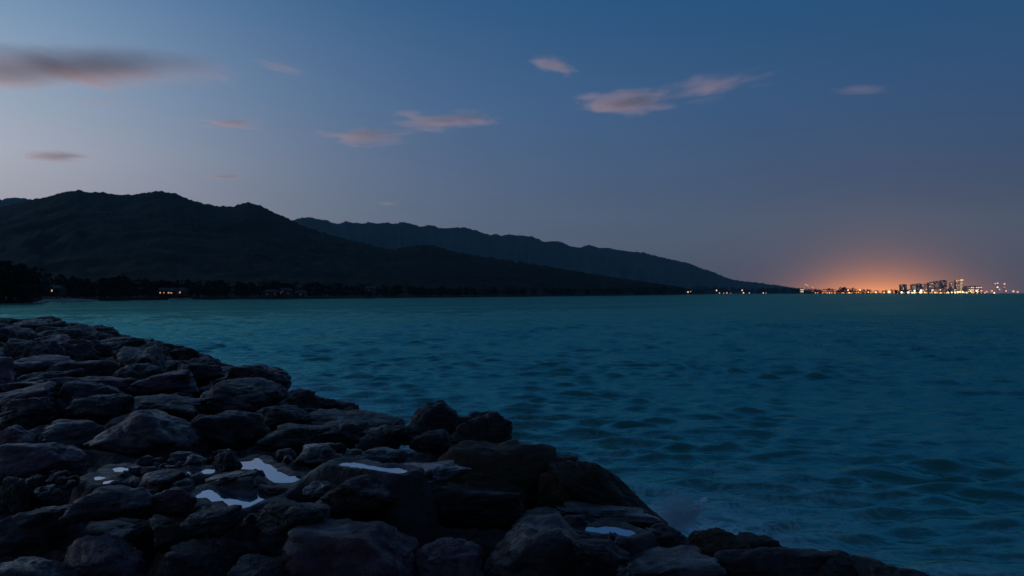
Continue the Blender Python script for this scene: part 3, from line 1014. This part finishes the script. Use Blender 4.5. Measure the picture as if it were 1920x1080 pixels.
#  x0, y0, x1, y1, material, label, (options)
HERO = [
    (0, 597, 45, 622, 'dark', 'dark boulder at the left picture edge on the far breakwater crest', {}),
    (45, 593, 126, 622, 'dark', 'broad domed boulder on the far crest, second from the left edge', {}),
    (124, 606, 168, 628, 'dark', 'small dark boulder right of the broad domed far boulder', {}),
    (160, 609, 222, 632, 'dark', 'far crest boulder with a short pointed top near the shoreline water', {}),
    (150, 625, 260, 664, 'dark', 'wide peaked boulder on the far crest with a pale wet ledge', {}),
    (258, 631, 326, 662, 'dark', 'rounded dark crest boulder right of the wide peaked one', {}),
    (322, 648, 370, 676, 'dark', 'boxy dark boulder standing against the water on the far crest', {}),
    (366, 661, 414, 690, 'dark', 'low dark boulder below a small knob at the water edge', {}),
    (404, 682, 546, 752, 'dark', 'large humped dark boulder on the crest left of the small bay', {'sharp': 1.2}),
    (520, 705, 602, 760, 'dark', 'dark shoulder rock sloping to the water right of the humped boulder', {}),
    (62, 636, 196, 684, 'dark', 'tilted slab with a bright wet edge on the far left rocks', {}),
    (0, 640, 60, 668, 'grey', 'flat grey far boulder with a bluish wet top by the left edge', {}),
    (0, 670, 148, 716, 'purple', 'flat purple boulder at the left edge above the white bottle', {}),
    (196, 650, 330, 700, 'dark', 'dark ridge-backed boulder below the crest left of the humped one', {}),
    (330, 680, 420, 722, 'dark', 'dark squat boulder leaning behind the humped crest boulder', {}),
    (112, 704, 252, 754, 'purple', 'low purple slab in the left middle distance right of the bottle', {}),
    (236, 700, 368, 750, 'purple', 'purple slab end right of the low purple slab', {'sharp': 1.3}),
    (356, 714, 520, 780, 'dark', 'long dark layered boulder below the humped crest boulder', {}),
    (0, 712, 120, 752, 'purple', 'low violet boulder at the left edge just above the bottle', {}),
    (0, 748, 86, 806, 'dark', 'black boulder at the left edge under the bottle', {}),
    (140, 742, 240, 792, 'dark', 'dark boulder below the low purple slab', {}),
    (230, 742, 372, 790, 'dark', 'wide dark boulder behind the pale rounded boulder', {}),
    (84, 788, 196, 832, 'grey', 'grey jagged rock left of the pale rounded boulder', {'sharp': 1.5}),
    (0, 800, 74, 846, 'purple', 'small purple boulder at the left edge behind the round purple one', {}),
    (172, 768, 374, 862, 'grey', 'large pale rounded boulder left of the tide pools', {'emb': 0.25}),
    (356, 774, 494, 846, 'dark', 'dark rounded boulder right of the large pale rounded one', {}),
    (0, 826, 150, 912, 'purple', 'round purple boulder at the left edge, largest there', {'emb': 0.25}),
    (480, 762, 580, 806, 'dark', 'flat black rock above the flat black slab', {}),
    (564, 748, 752, 808, 'dark', 'broad crest boulder sloping right to the notch of water', {'sharp': 1.3}),
    (484, 796, 612, 848, 'dark', 'flat black slab right above the upper tide pool', {'sharp': 1.5}),
    (588, 790, 696, 840, 'dark', 'black slab piece behind the oval streaked boulder', {'sharp': 1.5}),
    (672, 796, 768, 848, 'dark', 'black slab piece left of the small black boulder', {'sharp': 1.3}),
    (756, 745, 872, 826, 'dark', 'pointed dark boulder at the water edge right of the notch', {'sharp': 1.5, 'emb': 0.2}),
    (846, 756, 966, 838, 'dark', 'blocky dark boulder right of the pointed one at the water edge', {'sharp': 1.5, 'emb': 0.2}),
    (770, 806, 850, 850, 'dark', 'small black boulder below the pointed one', {}),
    (556, 832, 668, 886, 'wet', 'oval streaked boulder right of the upper tide pool', {'zoff': 0.28}),
    (664, 838, 772, 872, 'wet', 'small wet flat rock behind the shining slab', {}),
    (826, 808, 1046, 972, 'moss', 'big brown wedge boulder in the middle of the crest', {'sharp': 1.3, 'emb': 0.3, 'skew': 0.15}),
    (996, 830, 1080, 890, 'moss', 'brown boulder peeking out behind the big brown wedge', {'zoff': -0.3}),
    (1000, 884, 1100, 990, 'moss', 'brown rock filling the gap between the wedge and the sloping boulder', {'zoff': -0.1}),
    (1034, 856, 1244, 996, 'moss', 'brown algae covered boulder sloping down to the white splash', {'emb': 0.3, 'zoff': -0.15, 'skew': -0.8}),
    (626, 874, 880, 926, 'wet', 'flat slab with a shining wet top right of the pools', {'dep': 0.6, 'sharp': 1.6, 'zoff': 0.28}),
    (596, 888, 748, 966, 'dark', 'dark block under the shining slab', {'zoff': 0.28}),
    (726, 888, 968, 990, 'dark', 'wide dark boulder right below the shining slab', {}),
    (398, 846, 450, 888, 'dark', 'small round dark stone left of the upper tide pool', {'emb': 0.2, 'zoff': 0.28}),
    (376, 884, 500, 921, 'wet', 'low streaked rock between the two tide pools', {'dep': 0.7, 'emb': 0.4, 'zoff': 0.28}),
    (482, 908, 556, 928, 'dark', 'small low dark rock at the right tip between the pools', {'zoff': 0.28}),
    (572, 902, 644, 940, 'wet', 'bluish wet rock right of the lower tide pool', {'zoff': 0.28}),
    (244, 884, 346, 926, 'purple', 'low purple rock between the left puddles and the pools', {'emb': 0.4, 'zoff': 0.28}),
    (284, 912, 370, 970, 'purple', 'purple boulder at the left shore of the lower tide pool', {'zoff': 0.28}),
    (138, 912, 286, 978, 'grey', 'peaked grey boulder below the small left puddles', {'emb': 0.3, 'zoff': 0.28}),
    (48, 894, 170, 954, 'purple', 'brown purple boulder below the round purple one', {}),
    (0, 900, 62, 966, 'dark', 'black boulder at the left edge under the round purple one', {}),
    (2, 952, 146, 1040, 'grey', 'round grey boulder low at the left edge', {'emb': 0.25}),
    (130, 968, 290, 1030, 'purple', 'flat purple slab leaning between two grey boulders, lower left', {}),
    (274, 972, 390, 1034, 'grey', 'blue-topped round boulder at the lower left centre', {'emb': 0.25}),
    (398, 1002, 494, 1052, 'grey', 'small round grey boulder left of the humped foreground boulder', {'emb': 0.3}),
    (478, 938, 616, 1006, 'dark', 'dark rock at the tip below the lower tide pool', {'zoff': 0.28}),
    (352, 954, 446, 1004, 'dark', 'low dark rock in front of the lower tide pool', {'zoff': 0.28}),
    (484, 962, 604, 1046, 'purple', 'rounded violet boulder in the bottom centre left', {'emb': 0.25}),
    (526, 976, 786, 1120, 'purple', 'largest foreground boulder with humped purple back, bottom centre', {'emb': 0.25}),
    (560, 936, 742, 1000, 'dark', 'dark brown rock behind the humped foreground boulder', {}),
    (118, 1004, 276, 1110, 'purple', 'cracked purple boulder at the bottom left', {}),
    (296, 1016, 436, 1110, 'grey', 'layered bluish boulder at the bottom left centre', {'sharp': 1.3}),
    (424, 1044, 566, 1130, 'grey', 'blue-topped boulder cut by the bottom edge left of the humped one', {}),
    (-30, 1046, 134, 1140, 'grey', 'teal-tinted boulder in the bottom left corner', {}),
    (776, 1016, 914, 1120, 'purple', 'dark purple boulder at the bottom right of the humped one', {}),
    (900, 976, 1112, 1110, 'grey', 'large grey boulder with a pale blue top at the bottom centre right', {'emb': 0.25}),
    (960, 960, 1060, 1010, 'dark', 'black rock behind the pale blue topped boulder', {}),
    (1036, 946, 1232, 981, 'wet', 'long violet wet slab above the small right pool', {'dep': 0.5, 'sharp': 1.4}),
    (1186, 984, 1300, 1052, 'dark', 'black peaked boulder right of the small right pool', {'sharp': 1.4}),
    (1060, 1010, 1180, 1062, 'dark', 'black rounded rock below the small right pool', {'zoff': 0.2}),
    (1288, 980, 1408, 1050, 'moss', 'mossy brown boulder at the water edge right of the splash', {'zoff': -0.15}),
    (1356, 986, 1470, 1046, 'moss', 'mossy pointed boulder, last in line at the water edge', {'zoff': -0.25}),
    (1148, 1030, 1356, 1110, 'wet', 'dark wet boulder with shining top at the bottom right centre', {}),
    (1340, 1026, 1570, 1120, 'dark', 'low black slab at the bottom right', {'dep': 0.6, 'sharp': 1.4}),
    (850, 748, 940, 826, 'dark', 'dark knob of rock bridging the pointed and the blocky boulder', {'emb': 0.2}),
    (1490, 1024, 1680, 1120, 'dark', 'black boulder tapering towards the bottom right corner', {'dep': 0.7, 'emb': 0.2}),
    (1610, 1036, 1790, 1140, 'dark', 'last low black rock of the tip at the bottom right', {'dep': 0.7, 'emb': 0.2, 'skew': -0.5}),
]
placed = []
for k, (x0, y0, x1, y1, mt, label, op) in enumerate(HERO):
    c, (a, b_, h) = place_px(x0, y0, x1, y1, op.get('emb', 0.35), op.get('zoff', 0.0), op.get('dep', 0.85))
    me = rock_mesh(100 + k, op.get('sub', 5), M_rock[mt], op.get('sharp', 1.0), 'boulder', op.get('skew', 0.0), 0.75 if mt in ('purple', 'grey') and y1 > 800 else 1.1)
    o = link('boulder', me, c)
    o.scale = (a * 1.06, b_ * 1.06, h * 1.04)
    o.rotation_euler = (0, random.uniform(-0.11, 0.11), random.uniform(-0.2, 0.2))
    settle(o)
    tag(o, label, 'boulder', 'boulders of the breakwater')
    placed.append((c.x, c.y, c.z, a, b_, h))
PL = np.array(placed)

# tide pools: outlines of the water, at the level of the rock hollow that holds them
POOLZ = CREST + 0.27


def pool_z(pts):
    return POOLZ if pts[0][0] < 600 else (CREST + 0.46 if pts[0][0] < 900 else CREST + 0.15)


POOLS = [
    ('tide_pool', [(438, 880), (446, 866), (470, 865), (482, 859), (496, 869), (508, 874), (520, 884), (540, 893), (552, 893), (563, 891), (578, 900), (560, 909), (552, 912), (541, 906), (520, 905), (506, 899), (498, 890), (486, 883), (470, 880), (452, 879)], 'upper bright tide pool reflecting the sky, stretching right'),
    ('tide_pool', [(364, 934), (378, 925), (386, 918), (404, 921), (420, 916), (434, 924), (444, 929), (470, 926), (500, 927), (524, 925), (505, 933), (478, 943), (462, 951), (446, 954), (436, 958), (430, 952), (424, 944), (416, 938), (398, 941), (386, 933)], 'lower bright tide pool nearer the camera, with a ragged edge'),
    ('tide_pool', [(352, 884), (362, 879), (384, 880), (404, 880), (408, 883), (396, 888), (372, 890), (358, 889)], 'small bright puddle left of the upper tide pool'),
    ('puddle', [(634, 872), (646, 867), (668, 868), (692, 873), (722, 878), (744, 877), (766, 884), (748, 888), (716, 883), (690, 879), (660, 875)], 'thin film of water shining on the flat slab right of the pools'),
    ('puddle', [(212, 880), (222, 876), (236, 877), (240, 881), (230, 885), (216, 885)], 'pale roundish puddle, highest of the three at left'),
    ('puddle', [(177, 896), (186, 893), (195, 896), (190, 900), (180, 901)], 'tiny white puddle, leftmost of the three at left'),
    ('puddle', [(194, 904), (204, 901), (220, 901), (232, 899), (230, 903), (216, 906), (198, 908)], 'thin elongated puddle, lowest of the three at left'),
    ('tide_pool', [(1078, 988), (1098, 988), (1118, 990), (1138, 987), (1160, 990), (1180, 996), (1192, 1000), (1176, 1007), (1156, 1001), (1134, 1000), (1110, 997), (1090, 994)], 'small bright pool between black rocks at the lower right'),
]


def in_poly(px, py, poly):
    ins = np.zeros(np.shape(px), bool)
    n = len(poly)
    for i in range(n):
        x1, y1 = poly[i]
        x2, y2 = poly[(i + 1) % n]
        cr = ((y1 > py) != (y2 > py)) & (px < (x2 - x1) * (py - y1) / (y2 - y1 + 1e-9) + x1)
        ins ^= cr
    return ins


def smooth_poly(P, it=2):
    for _ in range(it):
        Q = []
        for i in range(len(P)):
            a, b2 = P[i], P[(i + 1) % len(P)]
            Q += [a * 0.78 + b2 * 0.22, a * 0.22 + b2 * 0.78]
        P = Q
    return P


M_pool, nt, b = newmat('still_pool_water')
g = nt.nodes.new('ShaderNodeNewGeometry')
n = noise(nt, g.outputs['Position'], 4.0, 3)
nt.links.new(mixc(nt, n, (0.30, 0.41, 0.54), (0.35, 0.46, 0.59)), b.inputs['Base Color'])
b.inputs['Metallic'].default_value = 0.9
b.inputs['Roughness'].default_value = 0.03
b.inputs['IOR'].default_value = 1.33
nt.links.new(bump(nt, n, 0.15, 0.004), b.inputs['Normal'])
def poly_sd(X, Y, q):
    """signed distance to a polygon, negative inside"""
    d = np.full(np.shape(X), 1e9)
    for i in range(len(q)):
        a, e = np.array(q[i]), np.array(q[(i + 1) % len(q)]) - np.array(q[i])
        t = np.clip(((X - a[0]) * e[0] + (Y - a[1]) * e[1]) / (e @ e + 1e-12), 0, 1)
        d = np.minimum(d, np.hypot(X - a[0] - t * e[0], Y - a[1] - t * e[1]))
    return np.where(in_poly(X, Y, [tuple(v) for v in q]), -d, d)


POOLQ = []
for name, pts, label in POOLS:
    zq = pool_z(pts)
    q = [tuple(v[:2]) for v in (on_plane(px, py, zq) for px, py in pts)]
    POOLQ.append((q, zq))
    qa = np.array(q)
    st = 0.035
    gx = np.arange(qa[:, 0].min() - 0.25, qa[:, 0].max() + 0.25, st)
    gy = np.arange(qa[:, 1].min() - 0.25, qa[:, 1].max() + 0.25, st)
    GX, GY = np.meshgrid(gx, gy, indexing='ij')
    sd = poly_sd(GX, GY, q)
    Fq = grid_faces(len(gx), len(gy))
    keep = (sd.ravel()[Fq] < 0.07).all(1)
    me = mesh_np(name, P3(GX, GY, zq).reshape(-1, 3), Fq[keep][:, ::-1], M_pool)
    bm = bmesh.new()
    bm.from_mesh(me)
    bmesh.ops.delete(bm, geom=[v for v in bm.verts if not v.link_faces], context='VERTS')
    bmesh.ops.recalc_face_normals(bm, faces=bm.faces)
    if bm.faces and sum(f.normal.z for f in bm.faces) < 0:
        bmesh.ops.reverse_faces(bm, faces=bm.faces)
    bm.to_mesh(me)
    bm.free()
    tag(link(name, me), label, 'puddle', 'pools of sea water among the rocks')

# rubble bed under the boulders; it rises to a rim around the pools
tt = np.concatenate([np.linspace(-14, -3, 60), np.linspace(-3, 10, 300)[1:], np.linspace(10, 66, 190)[1:]])
ss = np.concatenate([np.linspace(-34, -9, 90), np.linspace(-9, 0.5, 210)[1:], np.linspace(0.5, 8.5, 60)[1:]])
T, S = np.meshgrid(tt, ss, indexing='ij')
X = B0[0] + T * BD[0] + S * BN[0]
Y = B0[1] + T * BD[1] + S * BN[1]
Z = ground(X, Y) - 0.55 + 0.20 * fbm(P3(X * 0.9, Y * 0.9, 3.0), 4) + 0.05 * fbm(P3(X * 4, Y * 4, 6.0), 3)
fine = 0.020 * fbm(P3(X * 6, Y * 6, 8.0), 4, 0.6)
for zq in sorted({z for _, z in POOLQ}):
    sd = np.min([poly_sd(X, Y, q) for q, z in POOLQ if z == zq], 0)
    hol = zq + np.clip(sd * 0.20, -0.04, 0.03) + fine * np.clip(np.abs(sd) * 6, 0.1, 2.5)
    hol = np.where(sd < 0, np.minimum(hol, zq - 0.006), hol)
    wgt = np.exp(-(np.maximum(sd - 0.10, 0) / 0.20) ** 2)
    Z = Z * (1 - wgt) + wgt * hol
V = np.stack([X, Y, Z], -1).reshape(-1, 3)
bed = link('breakwater', mesh_np('breakwater', V, grid_faces(len(tt), len(ss)), M_rock['dark']))
tag(bed, kind='structure')

# smaller stones wedged between, and the crowd of boulders farther along
VARS = {mt: [rock_mesh(600 + 10 * i + k, 4, M_rock[mt], 1.0 + 0.2 * (k % 3), 'stone') for k in range(4)] for i, mt in enumerate(('purple', 'grey', 'dark', 'moss', 'wet'))}
FAR = {mt: [rock_mesh(800 + 10 * i + k, 5, M_rock[mt], 1.0 + 0.25 * (k % 3), 'boulder') for k in range(4)] for i, mt in enumerate(('purple', 'dark'))}
taken = [(p[0], p[1], max(p[3], p[4])) for p in placed]


def project(v):
    d = Vector(v) - Vector((0, 0, EYE))
    c, s = math.cos(PITCH), math.sin(PITCH)
    yy = d.y * c + d.z * s
    zz = -d.y * s + d.z * c
    return 960 + d.x / yy * F, 540 - zz / yy * F


pool_pts = [p for _, pts, _ in POOLS for p in pts]


def hits_pool(x, y, z, r):
    # a stone may neither lie in a pool nor stand right in front of it
    px, py = project((x, y, z))
    q = r / y * F
    for _, pts, _ in POOLS:
        xs = [p[0] for p in pts]
        ys = [p[1] for p in pts]
        if min(xs) - q - 4 < px < max(xs) + q + 4 and min(ys) - q - 4 < py < max(ys) + q + 4:
            return True
    return False


nf = 0
gr = np.random.default_rng(77)
for it in range(2600):                                  # farther boulders
    t = 13 + 52 * gr.random() ** 1.1
    s = -22 * gr.random() ** 1.2 + 2.0
    x = B0[0] + t * BD[0] + s * BN[0]
    y = B0[1] + t * BD[1] + s * BN[1]
    if y < 13:
        continue
    r = 0.45 + 0.65 * gr.random()
    if any(math.hypot(x - a, y - b2) < (r + c) * 0.72 for a, b2, c in taken):
        continue
    if nf >= 170:
        break
    mt = 'purple' if gr.random() < 0.45 and s < -3 else 'dark'
    z = float(ground(x, y))
    h = r * (0.45 + 0.3 * gr.random())
    px, py = project((x, y, z + h))
    if px < -120:
        continue
    taken.append((x, y, r))
    o = link('boulder', FAR[mt][gr.integers(4)], (x, y, z + h * 0.15 - 0.1))
    o.scale = (r * (0.9 + 0.4 * gr.random()), r * (0.8 + 0.3 * gr.random()), h)
    o.rotation_euler = (gr.normal() * 0.12, gr.normal() * 0.12, gr.random() * 6.28)
    dr = settle(o, 0.0)
    if dr > 1.4 * h:
        bpy.data.objects.remove(o)
        continue
    where = 'on the outer edge' if s > -2.5 else ('in the middle' if s > -10 else 'on the inner side')
    tag(o, ('violet grey' if mt == 'purple' else 'blackish') + ' boulder ' + where + ' of the far crowded breakwater rocks', 'boulder', 'crowded far boulders ' + where + ' of the breakwater')
    nf += 1
ns = 0
for it in range(6000):                                  # wedged stones
    t = -7 + 27 * gr.random()
    s = -14 * gr.random() + 1.2
    x = B0[0] + t * BD[0] + s * BN[0]
    y = B0[1] + t * BD[1] + s * BN[1]
    if y < 3.2:
        continue
    r = 0.10 + 0.24 * gr.random() ** 1.6
    if any(math.hypot(x - a, y - b2) < (r * 0.6 + c * 0.80) for a, b2, c in taken):
        continue
    z = float(ground(x, y)) - 0.30
    px, py = project((x, y, z + r))
    if not (-60 < px < 1980 and py < 1150) or hits_pool(x, y, z + 0.35 * r, r * 1.2):
        continue
    if ns >= 130:
        break
    taken.append((x, y, r))
    mt = ['purple', 'grey', 'dark', 'dark', 'wet'][gr.integers(5)] if s < 0 else ['moss', 'dark'][gr.integers(2)]
    o = link('stone', VARS[mt][gr.integers(4)], (x, y, z + r * 0.35))
    o.scale = (r * (0.9 + 0.5 * gr.random()), r * (0.9 + 0.3 * gr.random()), r * (0.6 + 0.35 * gr.random()))
    o.rotation_euler = (gr.normal() * 0.2, gr.normal() * 0.2, gr.random() * 6.28)
    dr = settle(o, 0.0)
    if dr > r:
        bpy.data.objects.remove(o)
        continue
    kind = {'purple': 'violet', 'grey': 'grey', 'dark': 'blackish', 'moss': 'mossy brown', 'wet': 'shiny wet'}[mt]
    where = 'on the seaward slope' if s > 0 else ('in the near rocks' if y < 7.5 else 'in the rocks beyond the pools')
    tag(o, 'small ' + kind + ' stone wedged between boulders ' + where, 'stone', 'small wedged stones ' + where)
    ns += 1
npeb = 0
for it in range(3000):
    q, zq = POOLQ[gr.integers(len(POOLQ))]
    qa = np.array(q)
    x = float(qa[:, 0].min() - 0.6 + (np.ptp(qa[:, 0]) + 1.2) * gr.random())
    y = float(qa[:, 1].min() - 0.5 + (np.ptp(qa[:, 1]) + 1.1) * gr.random())
    r = 0.035 + 0.075 * gr.random() ** 1.5
    sd = min(float(poly_sd(np.array([x]), np.array([y]), qq)[0]) for qq, z in POOLQ)
    if sd < r * 0.8 or sd > 0.5 or (y < qa[:, 1].mean() and r > 0.07):
        continue
    if any(math.hypot(x - a, y - b2) < (r + c) * 0.8 for a, b2, c in taken):
        continue
    taken.append((x, y, r))
    mt = ['purple', 'grey', 'dark', 'wet'][gr.integers(4)]
    o = link('pebble', VARS[mt][gr.integers(4)], (x, y, zq + r * 0.15))
    o.scale = (r * (0.9 + 0.5 * gr.random()), r, r * (0.6 + 0.3 * gr.random()))
    o.rotation_euler = (0, 0, gr.random() * 6.28)
    tag(o, {'purple': 'violet', 'grey': 'grey', 'dark': 'blackish', 'wet': 'shiny wet'}[mt] + (' pebble beside the bright tide pools' if x < 0.2 else ' pebble beside the small right pool'), 'pebble', 'pebbles around the pools')
    npeb += 1
    if npeb >= 60:
        break
print('far boulders', nf, 'stones', ns)

# pale bottle standing in a gap at the left
c = on_plane(80, 752, CREST + 0.05)
bo = empty('bottle', c)
prof_b = [(0.0, 0.0), (0.045, 0.0), (0.05, 0.02), (0.05, 0.12), (0.042, 0.15), (0.02, 0.185), (0.018, 0.205), (0.0, 0.205)]
V = [(r * math.cos(q * 0.5236), r * math.sin(q * 0.5236), z) for r, z in prof_b for q in range(12)]
M_bot = plain('white_plastic', (0.62, 0.66, 0.64), 0.3)
link('body', mesh_np('body', V, grid_faces(len(prof_b), 12, True), M_bot), parent=bo)
prof_c = [(0.0, 0.2), (0.022, 0.2), (0.022, 0.23), (0.0, 0.232)]
V = [(r * math.cos(q * 0.5236), r * math.sin(q * 0.5236), z) for r, z in prof_c for q in range(12)]
link('cap', mesh_np('cap', V, grid_faces(len(prof_c), 12, True), plain('pale_cap', (0.5, 0.55, 0.6), 0.4)), parent=bo)
bo.rotation_euler = (0.08, 0.1, 0)
tag(bo, 'small white bottle standing upright among the rocks at the far left', 'bottle')


# ------------------------------------------------------------------ clouds: thin banks of real vapour, lit from below the horizon
def cloud_mat(name, dens, seed, sx, thr, soft):
    m = bpy.data.materials.new(name)
    m.use_nodes = True
    nt = m.node_tree
    nt.nodes.clear()
    out = nt.nodes.new('ShaderNodeOutputMaterial')
    pv = nt.nodes.new('ShaderNodeVolumePrincipled')
    pv.inputs['Color'].default_value = (0.92, 0.90, 0.92, 1)
    pv.inputs['Anisotropy'].default_value = 0.0
    tcn = nt.nodes.new('ShaderNodeTexCoord')
    p = tcn.outputs['Object']
    ln = nt.nodes.new('ShaderNodeVectorMath')
    ln.operation = 'LENGTH'
    nt.links.new(p, ln.inputs[0])
    n1 = noise(nt, mapping(nt, p, (sx * 0.8, 0.14, 1.3), (0, R(9), 0), (seed * 3.1, seed * 1.7, seed)), 1.5, 7, 0.62, 0.6)
    n2 = noise(nt, mapping(nt, p, (sx * 0.45, 0.14, 2.6), (0, R(-7), 0), (seed * 1.3, seed * 2.7, seed)), 2.0, 6, 0.6, 0.5)
    n1 = mth(nt, 'ADD', mth(nt, 'MULTIPLY', n1, 0.48), mth(nt, 'MULTIPLY', n2, 0.52))
    fall = mth(nt, 'SUBTRACT', 1.0, ln.outputs['Value'], clamp=True)
    edge = mth(nt, 'SUBTRACT', 0.60, mth(nt, 'MULTIPLY', fall, thr))
    v = mth(nt, 'DIVIDE', mth(nt, 'SUBTRACT', n1, edge), soft, clamp=True)
    v = mth(nt, 'MULTIPLY', v, mth(nt, 'MULTIPLY', fall, 4.0, clamp=True))
    nt.links.new(mth(nt, 'MULTIPLY', v, dens), pv.inputs['Density'])
    nt.links.new(pv.outputs[0], out.inputs['Volume'])
    return m


def cloud(x0, y0, x1, y1, D, opt, seed, label, tilt=0.0, sx=1.0, thr=0.24, soft=0.20, depf=0.40):
    c = at((x0 + x1) / 2, (y0 + y1) / 2, D)
    k = D / F
    a = (x1 - x0) / 2 * k * 1.3
    h = (y1 - y0) / 2 * k * 1.28
    dp = max(a * depf, h * 1.5)
    Dv, Fc = icodirs(4)
    o = link('cloud', mesh_np('cloud', Dv, Fc, cloud_mat('cloud_vapour', opt / (2 * dp), seed, sx, thr, soft)), c)
    o.scale = (a, dp, h)
    o.rotation_euler = (0, tilt, 0)
    return tag(o, label, 'cloud', 'wisps of cloud in the dusk sky')


CLD = 26000
cloud(-200, 103, 455, 162, CLD, 9.0, 1, 'large dark grey cloud bank at the upper left edge', R(0.6), 1.7, 0.30)
cloud(450, 110, 585, 142, CLD, 0.8, 2, 'faint pink slanting wisp right of the dark cloud bank', R(11))
cloud(345, 218, 500, 242, CLD, 4.0, 3, 'small dusky streak below the dark cloud bank', R(2))
cloud(20, 279, 170, 306, CLD, 2.4, 4, 'thin double streak low at the left above the mountain', R(1))
cloud(380, 326, 456, 337, CLD, 2.4, 5, 'tiny dusky streak above the mountain shoulder', 0, 0.8, 0.30)
cloud(575, 240, 780, 274, CLD, 5.0, 6, 'pink cloud streak with a dark base, left one of the central pair', R(-1), 1.1, 0.28)
cloud(715, 206, 930, 246, CLD, 4.0, 7, 'broad pink cloud streak, right one of the central pair', R(1), 1.1, 0.28)
cloud(990, 104, 1098, 142, CLD, 2.0, 8, 'small pink puff high right of centre', R(12), 1.0, 0.28)
cloud(1080, 164, 1270, 220, CLD, 3.0, 9, 'brightest pink cloud right of centre', R(-4), 1.1, 0.28)
cloud(1215, 136, 1448, 190, CLD, 1.6, 10, 'long faint pink wisp rising right of the brightest pink cloud', R(-9), 1.1, 0.26)
cloud(1555, 158, 1675, 180, CLD, 0.5, 11, 'faint dusky smudge of cloud at the upper right', 0, 0.8, 0.28)
cloud(700, 376, 752, 386, CLD, 0.9, 12, 'barely visible streak above the far ridge', 0, 0.8, 0.28)
cloud(100, 180, 260, 200, CLD, 0.9, 13, 'very faint streak just under the dark cloud bank', 0, 1.0, 0.22)

# the one star that is out already
M_star = plain('star_light', (0.9, 0.9, 0.9), 0.5, (0.8, 0.9, 1.0), 0.35)
c = at(1675, 231, 200000)
st = ico_l(80.0, M_star, c, None, 'star')
tag(st, 'single faint star high above the city glow', 'star')

# ------------------------------------------------------------------ spray where a wave hits the rocks
m = bpy.data.materials.new('spray_mist')
m.use_nodes = True
nt = m.node_tree
nt.nodes.clear()
out = nt.nodes.new('ShaderNodeOutputMaterial')
pv = nt.nodes.new('ShaderNodeVolumePrincipled')
pv.inputs['Color'].default_value = (0.80, 0.97, 1, 1)
tcn = nt.nodes.new('ShaderNodeTexCoord')
ln = nt.nodes.new('ShaderNodeVectorMath')
ln.operation = 'LENGTH'
nt.links.new(tcn.outputs['Object'], ln.inputs[0])
n1 = noise(nt, tcn.outputs['Object'], 2.3, 5, 0.6, 0.5)
fall = mth(nt, 'SUBTRACT', 1.0, ln.outputs['Value'], clamp=True)
v = mth(nt, 'MULTIPLY', mth(nt, 'POWER', fall, 1.3), mth(nt, 'MULTIPLY', mth(nt, 'SUBTRACT', n1, 0.3, clamp=True), 16.0))
nt.links.new(v, pv.inputs['Density'])
nt.links.new(pv.outputs[0], out.inputs['Volume'])
Dv, Fc = icodirs(4)
sp = empty('splash', at(1272, 984, 14.4))
mist = link('mist', mesh_np('mist', Dv * (1 + 0.25 * fbm(Dv * 1.8, 3))[:, None], Fc, m), (0.0, 0, 0.25), sp)
mist.scale = (0.52, 0.42, 0.50)
# thrown droplets and a leaning jet of water
g = np.random.default_rng(5)
D2, F2 = icodirs(1)
Vs, Fs, off = [], [], 0
for k in range(5200):
    if k < 900:
        u = g.random()
        p = np.array([0.20 + 0.30 * u, g.normal() * 0.03, 0.10 + 0.42 * u - 0.05 * u * u]) + g.normal(size=3) * (0.012 + 0.05 * (1 - u))
        r = 0.007 + 0.009 * g.random()
    else:
        p = np.array([g.normal() * 0.20 - 0.08, g.normal() * 0.14, abs(g.normal()) * 0.20 - 0.05])
        r = 0.003 + 0.006 * g.random() ** 2
    Vs.append(D2 * r + p)
    Fs.append(F2 + off)
    off += len(D2)
M_drop = plain('white_water', (0.85, 0.95, 0.97), 0.25)
dr_ = link('droplets', mesh_np('droplets', np.concatenate(Vs), np.concatenate(Fs), M_drop), parent=sp)
dr_['kind'] = 'stuff'
tag(sp, 'white splash of a wave breaking against the mossy rocks', 'splash')

# ------------------------------------------------------------------ the humid evening air
m = bpy.data.materials.new('evening_air')
m.use_nodes = True
nt = m.node_tree
nt.nodes.clear()
out = nt.nodes.new('ShaderNodeOutputMaterial')
pv = nt.nodes.new('ShaderNodeVolumePrincipled')
pv.inputs['Color'].default_value = (0.42, 0.80, 0.92, 1)
pv.inputs['Density'].default_value = 4.3e-5
nt.links.new(pv.outputs[0], out.inputs['Volume'])
hz = link('haze', boxes('haze', [((0, 0, 0), (19400, 19400, 930))], m), (0, 0, 930 / 2 - 3.0))
tag(hz, kind='stuff')
